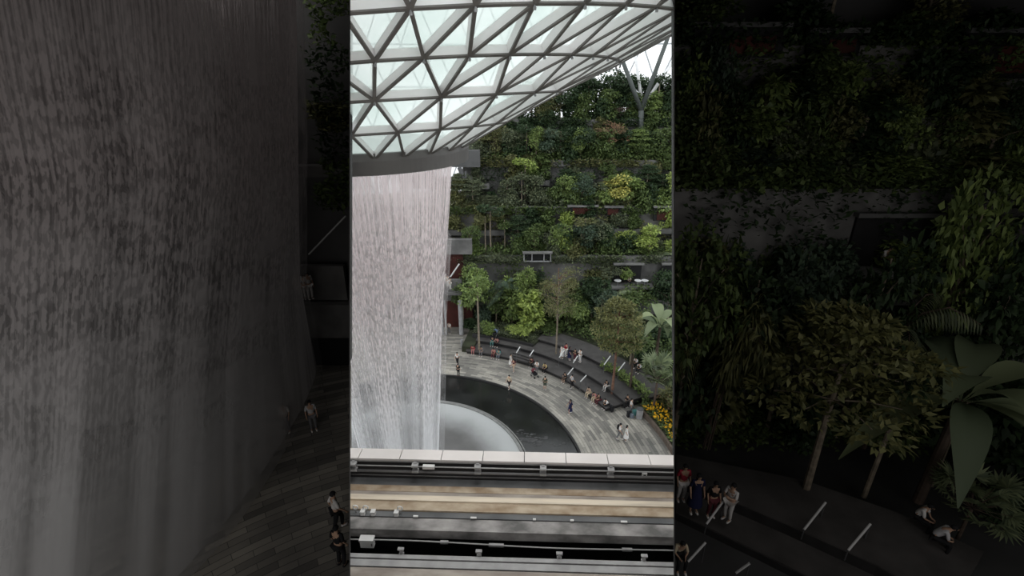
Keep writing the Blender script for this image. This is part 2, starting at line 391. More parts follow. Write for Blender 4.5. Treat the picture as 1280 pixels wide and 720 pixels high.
# planting beds and kerbs
b = MB(); b.arc(27.2, 75, -.2, 1.3, 88, 200, 60); o = b.build('floor_planting_bed', M['soil']); struct(o)
b = MB(); b.arc(23.4, 27.2, -.2, .5, 70, 112, 30); o = b.build('floor_flower_bed', M['soil']); struct(o)
b = MB(); b.arc(20.6, 27.2, -.2, .75, 168, 172, 4); b.arc(23.2, 27.2, -.2, 1.2, 150, 168, 16); o = b.build('floor_back_bed', M['soil']); struct(o)
b = MB(); b.arc(23.2, 23.4, -.1, .55, 70, 111, 30); o = b.build('trim_1', M['curb']); struct(o)
b = MB(); b.arc(23.0, 23.2, .0, 1.25, 150, 170, 16); o = b.build('trim_2', M['deckface']); struct(o)

# ---------------------------------------------------------------- terraced garden walls
TZ = {1: (60., 9.5), 2: (64., 15.), 3: (68., 20.5), 4: (72., 25.5)}
TX0 = {1: -40., 2: -40., 3: -6.8, 4: -6.8}
def px_to_x(px, y, z): return (px-640)/F*(y*CT+(EYE-z)*ST)
for k, (y, z) in TZ.items():
    x0 = TX0[k]; yb = TZ[k+1][0] if k < 4 else 92.
    b = MB(); b.box(((x0+60)/2, y+.25, (z-.2+(0 if k == 1 else TZ[k-1][1]-.5))/2), (60-x0, .5, z+.2-(0 if k == 1 else TZ[k-1][1]-.5)))
    o = b.build('wall_terrace', M['concrete']); struct(o)
    b = MB(); b.box(((x0+60)/2, (y+yb)/2+.25, z-.9), (60-x0, yb-y-.05, .8)); o = b.build('floor_terrace', M['soil']); struct(o)
    b = MB(); b.box(((x0+60)/2, y-.1, z-.1), (60-x0, .7, .8)); o = b.build('trim_terrace', M['concrete']); struct(o)
# openings (dark recesses with red interior) in the terrace walls
def opening(x0, y0, x1, y1, yw, m1, label, frame=None, kindname='wall_opening'):
    p, q = YP(x0, y0, yw-.02), YP(x1, y1, yw-.02)
    t = thing(kindname, label, 'opening')
    c = ((p.x+q.x)/2, yw-.05, (p.z+q.z)/2); w = q.x-p.x; h = p.z-q.z
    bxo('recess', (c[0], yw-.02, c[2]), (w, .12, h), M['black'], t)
    if m1: bxo('red_interior', (c[0]-w*.02, yw-.11, c[2]-h*.05), (w*.66, .06, h*.75), m1, t)
    if frame:
        for dx in (-w/2, -w/5, w/4, w/2): bxo('mullion', (c[0]+dx, yw-.2, c[2]), (.12, .14, h), frame, t)
        for dz in (-h/2, h/2): bxo('frame_bar', (c[0], yw-.2, c[2]+dz), (w+.2, .14, .12), frame, t)
    bxo('lintel', (c[0], yw-.3, p.z+.12), (w+.4, .5, .22), M['concrete'], t)
opening(711, 258, 745, 268, 64.-.65, M['reddark'], 'dark opening with a red interior in the middle of the garden wall')
opening(757, 259, 776, 269, 64.-.65, M['reddark'], 'small dark opening with red inside, between the two larger ones')
opening(818, 259, 844, 276, 64.-.65, M['reddark'], 'tall dark opening with red inside at the far right of the garden wall')
opening(655, 316, 688, 326, 60.-.65, None, 'dark framed window above the lime column tree', M['greymetal'], 'terrace_window')
opening(768, 330, 800, 352, 60.-.65, None, 'dark cafe recess with white tables, in the lower right wall')
opening(828, 330, 842, 350, 60.-.65, None, 'dark recess at the right end of the lower wall')

# terrace planting: stuff along each terrace and hanging over walls
def band(n, x0, x1, y0, y1, z0, z1, fn=None):
    P = np.stack([rg.uniform(x0, x1, n), rg.uniform(y0, y1, n), rg.uniform(z0, z1, n)], 1)
    if fn: P = P[fn(P)]
    return P
rg = np.random.default_rng(5)
for k, (y, z) in TZ.items():
    keep = lambda P: (np.sin(P[:, 0]*.9+k)+np.sin(P[:, 0]*.37+2*k)+rg.normal(size=len(P))*.5) > -.9
    x0 = TX0[k]+.2 if k > 2 else -14
    pts = band(5200, x0, 33, y-.4, y+2.6, z+.2, z+1.1, keep)
    scatter('trailing_greenery', pts, .42, .22, M['leaf_'+('mid', 'grey', 'mid', 'dark')[k-1]], 'low leafy planting along the %s garden terrace' % ('lowest', 'second', 'third', 'top')[k-1])
    pts = band(5000, x0, 33, y-.85, y-.42, z-.65, z+.35, lambda P: (np.sin(P[:, 0]*1.1+k)+np.sin(P[:, 0]*.47+3*k)+rg.normal(size=len(P))*.4) > -.75)
    scatter('edge_creepers', pts, .36, .2, M['leaf_'+('grey', 'mid', 'olive', 'dark')[k-1]], 'creepers over the edge of the %s garden terrace' % ('lowest', 'second', 'third', 'top')[k-1], 'creepers')
    zb = TZ[k-1][1] if k > 1 else 1.5
    hang = lambda P: (np.sin(P[:, 0]*1.3+k*2)+np.sin(P[:, 0]*.53+k)+np.sin(P[:, 2]*1.1+P[:, 0]*.4)+rg.normal(size=len(P))*.5) > .15
    pts = band(5200, x0, 33, y-.75, y-.35, zb, z+.3, hang)
    scatter('hanging_vines', pts, .4, .24, M['leaf_'+('mid', 'olive', 'dark', 'mid')[k-1]], 'vines hanging over the %s garden wall' % ('lowest', 'second', 'third', 'top')[k-1], 'vines')
def polband(n, R0, R1, a0, a1, z0, z1):
    R = rg.uniform(R0, R1, n); a = np.radians(rg.uniform(a0, a1, n))
    return np.stack([AX.x+R*np.sin(a), AX.y-R*np.cos(a), rg.uniform(z0, z1, n)], 1)
scatter('garden_hedge', polband(9000, 27.3, 36, 95, 176, 1.3, 2.6), .42, .22, M['leaf_mid'], 'dense low greenery at the foot of the forest')
scatter('groundcover', polband(2500, 23.4, 26.5, 151, 170, 1.2, 1.55), .3, .15, M['leaf_grey'], 'pale groundcover behind the seating nearest the waterfall')
scatter('groundcover', polband(900, 24.2, 25.0, 112, 129, .95, 1.75), .35, .16, M['leaf_fresh'], 'green strip of plants between the middle and top tiers')
scatter('groundcover', polband(4200, 23.5, 27.5, 72, 113, .5, .8), .3, .15, M['leaf_mid'], 'low green leaves of the flower bed at the right')
scatter('yellow_flowers', polband(560, 23.6, 25.2, 70, 111, .75, 1.0), .26, .22, M['petal'], 'band of yellow flowers in the bed at the right', 'flowers')
scatter('leafy_backdrop', polband(3800, 25.2, 27.4, 72, 111.5, .6, 2.4), .42, .2, M['leaf_olive'], 'taller olive leaves behind the flower bed at the right')
scatter('red_leaves', polband(420, 25.2, 26.8, 92, 112, .9, 1.5), .4, .12, M['leaf_brown'], 'reddish spiky leaves behind the yellow flowers', 'plants')

# ---------------------------------------------------------------- trees of the garden
KD = {'tree': 'broadleaf tree', 'bush': 'rounded shrub', 'layer': 'flat-tiered tree', 'column': 'columnar drooping tree', 'wispy': 'feathery tree', 'slim': 'slender trunked tree', 'palm': 'feather palm', 'banana': 'huge-leaved banana plant', 'fan': 'fan palm', 'droop': 'arching bamboo clump'}
CD = {'sun': 'yellowish olive', 'mid': 'green', 'dark': 'dark green', 'blue': 'blue-green', 'lime': 'lime green', 'olive': 'olive green', 'yellow': 'yellow-green', 'brown': 'reddish brown', 'grey': 'grey-green', 'fresh': 'fresh green', 'pale': 'pale green', 'maroon': 'maroon'}
TN = {0: 'at the foot of the forest', 1: 'on the lowest garden terrace', 2: 'on the second garden terrace', 3: 'on the third garden terrace', 4: 'on the top garden terrace'}
ORD = ['first', 'second', 'third', 'fourth', 'fifth', 'sixth', 'seventh', 'eighth', 'ninth', 'tenth', 'eleventh', 'twelfth', 'thirteenth', 'fourteenth', 'fifteenth', 'sixteenth', 'seventeenth', 'eighteenth', 'nineteenth', 'twentieth']
# (kind, colour, px, py of the top, level, width, depth offset)
T = [
 # foot of the forest
 ('tree','fresh',597,326,0,4.2,0), ('tree','mid',578,336,0,3.4,1.5), ('column','lime',663,362,0,3.4,-1.5), ('palm','blue',634,330,0,6.,1), ('wispy','olive',697,335,0,5.2,-1.),
 ('droop','fresh',714,380,0,4.,-1), ('banana','pale',824,368,0,7.2,-10), ('fan','pale',822,440,0,6.,-17), ('droop','lime',653,405,0,3.2,-2.5),
 ('tree','dark',740,345,0,5.,.5), ('tree','dark',680,372,0,4.,1.), ('palm','pale',765,352,0,6.5,.5), ('column','mid',725,365,0,3.,0), ('tree','mid',620,352,0,3.6,1.), ('bush','fresh',612,400,0,2.6,-2),
 ('tree','mid',795,360,0,4.6,0), ('bush','dark',745,415,0,3.2,-2), ('bush','mid',783,420,0,3.5,-5), ('tree','dark',838,340,0,5.,0), ('bush','dark',586,395,0,2.4,0), ('column','fresh',640,348,0,2.6,.6),
 ('bush','dark',800,430,0,4.,-9), ('tree','blue',752,362,0,4.,-1.5), ('bush','mid',690,405,0,2.6,-2), ('tree','fresh',656,338,0,3.4,.4), ('bush','blue',605,378,0,2.8,.5),
 ('bush','dark',825,405,0,4.5,-4), ('slim','mid',790,405,0,3.2,-10), ('slim','dark',808,395,0,3.,-8),
 # lowest terrace
 ('tree','lime',810,316,1,3.8,.4), ('tree','blue',727,285,1,3.4,.4), ('palm','pale',835,318,1,5.,.4), ('tree','fresh',700,290,1,3.,.5), ('bush','mid',755,325,1,3.,.3), ('bush','olive',718,338,1,3.2,-.2),
 ('palm','grey',622,316,1,4.8,.2), ('bush','mid',650,322,1,2.6,.2), ('bush','grey',690,325,1,2.4,.2), ('slim','olive',607,270,1,2.4,.4), ('bush','fresh',585,312,1,3.2,0), ('bush','lime',703,322,1,2.2,.1), ('bush','dark',780,318,1,3.,.3), ('tree','grey',745,300,1,3.2,.8),
 # second terrace
 ('tree','fresh',785,252,2,3.8,.4), ('bush','fresh',755,268,2,3.6,.2), ('bush','mid',800,272,2,3.6,.2), ('bush','fresh',822,270,2,3.8,.2), ('bush','mid',838,276,2,3.4,.2), ('yel','yellow',768,228,2,3.6,.5), ('tree','fresh',704,228,2,3.,.5),
 ('bush','mid',713,262,2,3.,.2), ('bush','mid',690,266,2,2.8,.2), ('bush','grey',670,262,2,3.,.4), ('layer','grey',610,245,2,4.6,.5), ('layer','olive',585,262,2,4.,.5), ('tree','grey',668,240,2,3.2,.8), ('slim','grey',652,215,2,2.6,.6),
 ('bush','grey',640,268,2,3.,.3), ('tree','blue',726,262,2,3.,-.2), ('layer','olive',755,246,2,4.4,1.), ('bush','mid',735,272,2,3.,.1), ('bush','olive',568,282,2,2.8,.2), ('slim','olive',575,225,2,2.4,.9), ('bush','dark',810,262,2,3.,.9),
 # third terrace
 ('tree','mid',752,192,3,3.6,.4), ('bush','mid',800,205,3,3.4,.4), ('tree','dark',725,180,3,3.6,.6), ('tree','fresh',670,176,3,2.4,.4), ('layer','olive',662,196,3,5.,.5), ('tree','dark',700,185,3,3.6,.5), ('wispy','olive',620,196,3,5.,.5),
 ('wispy','brown',766,152,3,4.2,.2), ('tree','mid',800,166,3,3.2,.6), ('tree','mid',832,175,3,3.6,.6), ('bush','dark',645,205,3,3.,.6), ('tree','grey',690,168,3,3.,.8), ('bush','mid',745,215,3,3.4,.2), ('bush','mid',780,216,3,3.4,.2), ('bush','mid',825,214,3,3.8,.2),
 ('bush','grey',600,222,3,3.4,.5), ('bush','dark',715,214,3,3.2,.2), ('tree','blue',686,196,3,3.,.2), ('tree','dark',780,185,3,3.4,.8), ('slim','mid',840,160,3,2.8,.5), ('tree','grey',640,178,3,3.,1.),
 # top terrace
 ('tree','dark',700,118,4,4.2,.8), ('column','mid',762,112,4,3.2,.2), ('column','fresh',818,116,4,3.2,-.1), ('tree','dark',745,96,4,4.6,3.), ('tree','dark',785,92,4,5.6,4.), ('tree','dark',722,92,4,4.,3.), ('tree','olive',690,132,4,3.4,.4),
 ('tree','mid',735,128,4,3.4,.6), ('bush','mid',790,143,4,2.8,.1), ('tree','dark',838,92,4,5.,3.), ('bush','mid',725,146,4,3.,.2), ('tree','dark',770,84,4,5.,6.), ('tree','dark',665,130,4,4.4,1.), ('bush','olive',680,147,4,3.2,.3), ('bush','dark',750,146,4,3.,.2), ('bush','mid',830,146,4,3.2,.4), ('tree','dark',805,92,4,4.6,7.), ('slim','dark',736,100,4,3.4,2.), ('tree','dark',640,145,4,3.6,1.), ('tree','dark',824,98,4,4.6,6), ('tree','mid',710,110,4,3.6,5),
]
REG = []
order = sorted(range(len(T)), key=lambda i: (T[i][4], T[i][2]))
seen = {}
for i in order:
    kind, colr, px, py, k, W, dy = T[i]
    if kind == 'yel': kind = 'tree'
    key = (kind, colr, k); seen[key] = seen.get(key, 0)+1
total = dict(seen); seen = {}
for i in order:
    kind, colr, px, py, k, W, dy = T[i]
    if kind == 'yel': kind = 'tree'
    y, z = (57.+dy, 1.3) if k == 0 else (TZ[k][0]+.7+dy*.6, TZ[k][1]-.45)
    if k == 0 and dy <= 1.6:
        lim = 58.8
        y = min(y, lim)
    x = px_to_x(px, y, z); 
    for _ in range(4):
        top = YP(px, py, y); x = (px_to_x(px, y, z)+top.x)/2
    H = max(1.4, top.z-z)
    if k and kind in ('bush', 'tree'): H = max(H, 3.4 if kind == 'bush' else 4.8); W = W*1.15
    if k == 0:
        # on seating side keep trunks on their bed
        R = math.hypot(x-AX.x, y-AX.y); z = 1.3 if R > 27.2 else .92
    REG.append((plant(kind, colr, (x, y, z), H, W, 'x', bark='barkr' if kind == 'layer' and k == 0 else None), kind, colr, TN[k]))
# planter ledges halfway up each wall, and the rows of shrubs and small trees that grow on them
RR = random.Random(21)
rows = []
for k, (y, z) in TZ.items():
    zb = TZ[k-1][1] if k > 1 else 1.5; x0 = -12. if k < 3 else TX0[k]+.5
    x = x0; j = 0
    while x < 26:
        L_ = RR.uniform(3., 6.); zz = zb+(z-zb)*RR.uniform(.42, .62) if k > 1 else RR.choice((4.6, 5.6))
        if not (k == 1 and x < -3):
            b = MB(); b.box((x+L_/2, y-.55, zz-.3), (L_, 1.1, .7)); struct(b.build('trim_planter', M['concrete']))
            n_ = int(L_/1.9)
            for i in range(n_): rows.append((k, 'ledge', x+(i+.5)*L_/n_, y-.6, zz))
        x += L_+RR.uniform(.3, 2.5)
    x = x0
    while x < 24:
        rows.append((k, 'row', x, y+RR.uniform(.6, 2.), z-.45)); x += RR.uniform(1.6, 2.8)
cnt = {}
PAL = {1: ('mid', 'fresh', 'blue', 'olive', 'lime', 'dark', 'grey'), 2: ('mid', 'fresh', 'mid', 'olive', 'dark', 'grey', 'lime'), 3: ('mid', 'dark', 'grey', 'olive', 'mid', 'fresh'), 4: ('dark', 'mid', 'dark', 'olive')}
for k, w_, x, y, z in rows:
    colr = RR.choice(PAL[k])
    u_, v_ = (640+F*x/(y*CT+(EYE-z)*ST), 0)
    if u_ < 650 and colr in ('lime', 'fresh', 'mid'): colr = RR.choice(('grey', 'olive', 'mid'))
    kind = RR.choice(('bush', 'bush', 'bush', 'tree', 'column')) if w_ == 'ledge' else RR.choice(('bush', 'tree', 'tree', 'slim', 'layer', 'bush', 'column'))
    H = {'bush': 2.7, 'tree': 4.6, 'column': 4., 'slim': 6., 'layer': 5.2}[kind]*RR.uniform(.75, 1.15); W = {'bush': 3., 'tree': 3.2, 'column': 2.2, 'slim': 2.6, 'layer': 4.}[kind]*RR.uniform(.85, 1.15)
    if w_ == 'ledge': H = min(H, 3.4); W = min(W, 2.9)
    key = (k, w_, kind, colr); cnt[key] = cnt.get(key, 0)+1
    REG.append((plant(kind, colr, (x, y, z), H, W, 'x', group='terrace planting'), kind, colr, ('on planters of the %s garden wall' % ('lowest', 'second', 'third', 'top')[k-1]) if w_ == 'ledge' else TN[k]))
def relabel(reg, ref):
    gr = {}
    for o_, kind, colr, place in reg: gr.setdefault((kind, colr, place), []).append(o_)
    for (kind, colr, place), os_ in gr.items():
        os_.sort(key=lambda q: q.location.x)
        for i_, q in enumerate(os_):
            q['label'] = '%s %s %s' % (CD[colr], KD[kind], place) if len(os_) == 1 else '%s %s %s from the %s, %s' % (ORD[min(i_, 19)], CD[colr], KD[kind], ref, place)
relabel(REG, 'waterfall')
# two bare tall trunks rising from the seating
def pole_tree(px, pyb, pyt, z, label, bark, colr, W=3.4, kind='slim'):
    p = G(px, pyb, z); top = YP(px, pyt, p.y); plant(kind, colr, p, top.z-z, W, label, bark=bark)
pole_tree(599, 437, 355, .92, 'tall pale-trunked tree beside the seating nearest the waterfall', 'bark', 'fresh', 3.4)
pole_tree(695, 442, 352, .92, 'tall pale-trunked tree beside the person in a white dress', 'bark', 'olive', 4., 'wispy')
pole_tree(765, 492, 380, .45, 'red-brown trunked tree growing through the lowest seating tier', 'barkr', 'sun', 5.6, 'layer')
pole_tree(788, 484, 420, .95, 'slim dark-trunked tree right of the red-brown trunk', 'barkd', 'mid', 3.)

# ---------------------------------------------------------------- building corner beside the waterfall
t = thing('concrete_building', 'grey concrete building corner with balconies just right of the waterfall', 'building')
def slab(nm, x0, y0, x1, y1, y, th, m):
    p, q = YP(x0, y0, y), YP(x1, y1, y); return bxo(nm, ((p.x+q.x)/2, y+th/2, (p.z+q.z)/2), (abs(q.x-p.x), th, abs(p.z-q.z)), m, t)
slab('fascia_panel', 500, 188, 600, 209, 66, 1., M['panel'])
slab('upper_wall', 500, 222, 590, 236, 65.5, 1., M['concrete'])
slab('balcony_band', 500, 300, 590, 318, 58.6, .8, M['concrete'])
slab('balcony_recess', 500, 318, 580, 352, 59.2, .2, M['reddark'])
slab('balcony_band', 500, 350, 578, 376, 58., .5, M['concrete'])
slab('ground_recess', 500, 376, 592, 424, 58.8, .2, M['reddark'])
for px in (554, 558, 577): 
    p = G(px, 418, .1); b = MB(); b.tube([p, (p.x, p.y, YP(px, 376, p.y).z)], .13 if px != 577 else .3, 10); b.build('pillar', M['greymetal'], t)
b = MB(); b.tube([YP(563, 346, 57), YP(574, 330, 57)], .09, 8); b.build('stair_rail', M['rail'], t)
b = MB(); b.tube([YP(574, 209, 65), YP(580, 224, 65)], .3, 8); b.build('diagonal_strut', M['greymetald'], t)
b = MB(); b.tube([YP(582, 214, 64.8), YP(582, 224, 64.8)], .12, 8); b.build('strut_post', M['greymetald'], t)
b = MB(); p = G(577.5, 433, .0); b.tube([p, p+Vector((0, 0, .95))], .16, 12); tag(b.build('bollard', M['greymetal']), 'short grey bollard on the plaza left of the pale tree', 'bollard')

# top fence
p0, p1 = YP(768, 140, 72.6), YP(795, 140, 72.6)
fe = thing('timber_fence', 'dark slatted fence on the top terrace beside the forked pylon', 'fence')
n = 14
for i in range(n):
    x = p0.x+(p1.x-p0.x)*i/(n-1); bxo('picket', (x, 72.6, 26.5), (.11, .06, 1.9), M['barkd'], fe)
bxo('fence_rail', ((p0.x+p1.x)/2, 72.67, 27.2), (p1.x-p0.x, .06, .12), M['barkd'], fe)
p0, p1 = YP(822, 140, 72.6), YP(850, 140, 72.6)
fe = thing('railing', 'grey metal railing on the top terrace at the far right', 'railing')
for i in range(9):
    x = p0.x+(p1.x-p0.x)*i/8; bxo('post', (x, 72.4, 26.2), (.09, .09, 1.7), M['greymetal'], fe)
bxo('top_rail', ((p0.x+p1.x)/2, 72.4, 27.1), (p1.x-p0.x, .12, .12), M['greymetal'], fe)

# ---------------------------------------------------------------- forked pylons and lattice roof beyond
def pylon(pts, r, m, label):
    t = thing('forked_pylon', label, 'pylon')
    (bx, by), (jx, jy), arms, y = pts
    b = MB(); b.tube([YP(bx, by, y), YP(jx, jy, y)], [r*1.6, r*1.25], 12); b.build('stem', m, t, smooth=True)
    for ax, ay, dy in arms:
        b = MB(); b.tube([YP(jx, jy, y), YP(ax, ay, y+dy)], [r*1.1, r*.9], 12); b.build('arm', m, t, smooth=True)
pylon(((801.5, 168), (801.5, 138), ((779, 78, 0), (836, 44, 0)), 71.4), .30, M['pylon'], 'grey forked pylon rising from the top terrace')
pylon(((803, 168), (803, 134), ((794, 68, 1.), (846, 70, 1)), 73.2), .22, M['white'], 'white forked pylon just behind the grey one')
b = MB()
def roofp(i, j):
    a = math.radians(-62+j*3.6+(i % 2)*1.8); e = math.radians(-8+i*5.4); R = 112
    return Vector((R*math.sin(a)*math.cos(e), 30+R*.72*math.cos(a)*math.cos(e), 18+R*.75*math.sin(max(e, -.14))))
NJ = 36
for i in range(15):
    for j in range(NJ):
        p = roofp(i, j); 
        for q in (roofp(i, j+1), roofp(i+1, j), roofp(i+1, j+(1 if i % 2 else -1))): b.tube([p, q], .17, 4)
o = b.build('ceiling', mat('roof_lattice_paint', (.62, .64, .66), .6, .05, 1.)); struct(o)

# ---------------------------------------------------------------- the glass funnel and its steel grid
RP = {'A': (.5286, .0598, .0556, .103, .0188, .0808, .0073), 'B': (.4531, 0., .188, .0552, .0126, .0821, .0444), 'C': (.3694, -.0305, .2207, .0326, .0082, .0549, .0202),
      'D': (.2838, -.0794, .1419, .0126, .0034, .047, .0256), 'E': (.2065, -.1186, .3359, -.0052, -.0015, .0085, .0018)}
RP['Z'] = (.625, .135, -.045, .13, .022, .083, -.01); RP['Y'] = (.735, .235, -.13, .15, .025, .085, -.02)
DP = {'Y': .12535, 'Z': .12535, 'A': .12535, 'B': .12535, 'C': .2507, 'D': .2507, 'E': .2507}
def rpt(k, a):
    R, h, ph, ox, oy, tx, ty = RP[k]
    return Vector((30*(-.2998+ox+R*math.sin(a)), 30*(1.0581+oy-R*math.cos(a)), 30*(1+h+tx*R*math.sin(a)+ty*R*math.cos(a))))
def nd(k, i): return rpt(k, RP[k][2]+DP[k]*i)
tris = []; edges = []
def tri(*n): tris.append(n)
R1, R2 = range(-6, 13), range(-3, 8)
for i in R1:
    tri(('Y', i), ('Y', i+1), ('Z', i)); tri(('Z', i), ('Z', i+1), ('Y', i+1))
    tri(('Z', i), ('Z', i+1), ('A', i)); tri(('A', i), ('A', i+1), ('Z', i+1))
    tri(('A', i), ('B', i-1), ('B', i)); tri(('A', i), ('A', i+1), ('B', i))
for j in R2:
    tri(('B', 2*j-1), ('B', 2*j), ('C', j)); tri(('B', 2*j), ('B', 2*j+1), ('C', j)); tri(('B', 2*j+1), ('C', j), ('C', j+1))
    tri(('C', j), ('D', j), ('D', j+1)); tri(('C', j), ('C', j+1), ('D', j+1))
    tri(('D', j), ('E', j-1), ('E', j)); tri(('D', j), ('D', j+1), ('E', j))
P = {}; Nn = {}
cen = Vector((-9.1, 31.7, 60))
for t3 in tris:
    for q in t3: P[q] = nd(*q)
for t3 in tris:
    a, b_, c = (P[q] for q in t3); n = (b_-a).cross(c-a)
    if n.dot(cen-a) < 0: n = -n
    n.normalize()
    for q in t3: Nn[q] = Nn.get(q, Vector((0, 0, 0)))+n
for q in Nn: Nn[q].normalize()
DEP = .44
def proj(p):
    fw = p.y*CT-(p.z-EYE)*ST; up = p.y*ST+(p.z-EYE)*CT
    return (640+F*p.x/fw, 360-F*up/fw) if fw > .5 else (9e9, 9e9)
def inview(ps, m=60):
    return any(438-m < u < 842+m and -m < v < 720 for u, v in map(proj, ps))
def clip_wedge(o, sides=(-1, 1)):      # end a mesh on the partition walls at either side
    me = o.data; bm = bmesh.new(); bm.from_mesh(me); k = 202/F
    for sd in sides:
        no = Vector((sd, -k*CT, k*ST)).normalized()
        bmesh.ops.bisect_plane(bm, geom=bm.verts[:]+bm.edges[:]+bm.faces[:], plane_co=(0, 0, EYE), plane_no=no, clear_outer=True)
        bmesh.ops.holes_fill(bm, edges=[e for e in bm.edges if e.is_boundary], sides=12)
    n_ = len(bm.faces); bm.to_mesh(me); bm.free()
    if not n_: bpy.data.objects.remove(o)
canopy = thing('glass_canopy', 'funnel-shaped glass and steel canopy hanging over the waterfall', 'canopy')
gm = bpy.data.materials.new('frosted_pale_glass'); nt, N, L = nodes_of(gm); N.remove(N['Principled BSDF'])
tl = N.new('ShaderNodeBsdfTranslucent'); tp = N.new('ShaderNodeBsdfTransparent'); gl = N.new('ShaderNodeBsdfGlossy'); mx = N.new('ShaderNodeMixShader'); mx2 = N.new('ShaderNodeMixShader')
gl.inputs['Roughness'].default_value = .15
tcg = N.new('ShaderNodeTexCoord'); nog = N.new('ShaderNodeTexNoise'); nog.inputs['Scale'].default_value = .22; nog.inputs['Detail'].default_value = 5; L.new(tcg.outputs['Object'], nog.inputs[0])
crg = N.new('ShaderNodeValToRGB'); crg.color_ramp.elements[0].position = .38; crg.color_ramp.elements[1].position = .62; crg.color_ramp.elements[0].color = (.79, .84, .81, 1); crg.color_ramp.elements[1].color = (.88, .905, .885, 1)
L.new(nog.outputs['Fac'], crg.inputs[0]); L.new(crg.outputs[0], tl.inputs[0]); L.new(crg.outputs[0], tp.inputs[0])
mx.inputs[0].default_value = .55; L.new(tl.outputs[0], mx.inputs[1]); L.new(tp.outputs[0], mx.inputs[2])
mx2.inputs[0].default_value = .05; L.new(mx.outputs[0], mx2.inputs[1]); L.new(gl.outputs[0], mx2.inputs[2]); L.new(mx2.outputs[0], N['Material Output'].inputs[0])
edone = set()
far_b = MB(); far_g = MB()
def beam(b, q, r, w=.10):
    p, s = P[q], P[r]; n = (Nn[q]+Nn[r]).normalized(); d = (s-p).normalized(); u = d.cross(n).normalized()*w/2
    n1, n2 = Nn[q]*DEP, Nn[r]*DEP; c1, c2 = Nn[q]*.07, Nn[r]*.07
    b.hexa([p-u+c1, p+u+c1, s+u+c2, s-u+c2], [p-u+n1, p+u+n1, s+u+n2, s-u+n2], 0)
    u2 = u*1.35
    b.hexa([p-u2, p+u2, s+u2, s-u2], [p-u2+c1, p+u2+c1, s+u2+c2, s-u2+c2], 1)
for t3 in tris:
    for q, r in ((t3[0], t3[1]), (t3[1], t3[2]), (t3[2], t3[0])):
        e = tuple(sorted((q, r)))
        if e in edone: continue
        edone.add(e)
        if q[0] == r[0] == 'E': continue
        if inview([P[q], P[r]], 15):
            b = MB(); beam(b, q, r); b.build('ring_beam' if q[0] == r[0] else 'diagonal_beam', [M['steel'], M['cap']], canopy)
        else: beam(far_b, q, r)
    g = [P[q]+Nn[q]*DEP*.93 for q in t3]; g2 = [P[q]+Nn[q]*(DEP*.93+.03) for q in t3]
    tgt = MB() if inview([P[q] for q in t3], 5) else far_g
    tgt.add(g+g2, [(0, 1, 2), (5, 4, 3), (0, 3, 4, 1), (1, 4, 5, 2), (2, 5, 3, 0)])
    if tgt is not far_g: tgt.build('glass_panel', gm, canopy)
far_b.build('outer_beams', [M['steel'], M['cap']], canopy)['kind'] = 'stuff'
far_g.build('outer_glass', gm, canopy)['kind'] = 'stuff'
CLIP = [o_ for o_ in canopy.children if min(v.co.y for v in o_.data.vertices) < 24.5]
for o_ in CLIP: clip_wedge(o_)
# sprinkler heads under the nodes
for q in P:
    if q[0] in 'ABC' and inview([P[q]], -2):
        b = MB(); p = P[q]; b.tube([p, p-Vector((0, 0, .08)), p-Vector((0, 0, .15))], [.02, .06, .05], 8); b.build('sprinkler', M['greymetal'], canopy)
# rim band at the oculus
vs = []; fs = []; mi = []; n = 120
for i in range(n):
    a = 2*PI*i/n; p = rpt('E', a); c = Vector((-9.15, 31.7, 0)); o_ = Vector((p.x-c.x, p.y-c.y, 0)); 
    z = p.z
    for rr, zz in ((1.02, z+.35), (1.035, z-.02), (1.03, z-.75), (.98, z-.80), (.86, z-.82), (.84, z+.35)):
        vs.append((c.x+o_.x*rr, c.y+o_.y*rr, zz))
for i in range(n):
    j = (i+1) % n
    for k in range(6):
        fs.append((i*6+k, j*6+k, j*6+(k+1) % 6, i*6+(k+1) % 6)); mi.append(1 if k in (3, 4) else 0)
link('oculus_rim', pymesh('oculus_rim', vs, fs, False, mi), [M['rim'], M['rimu']], canopy)

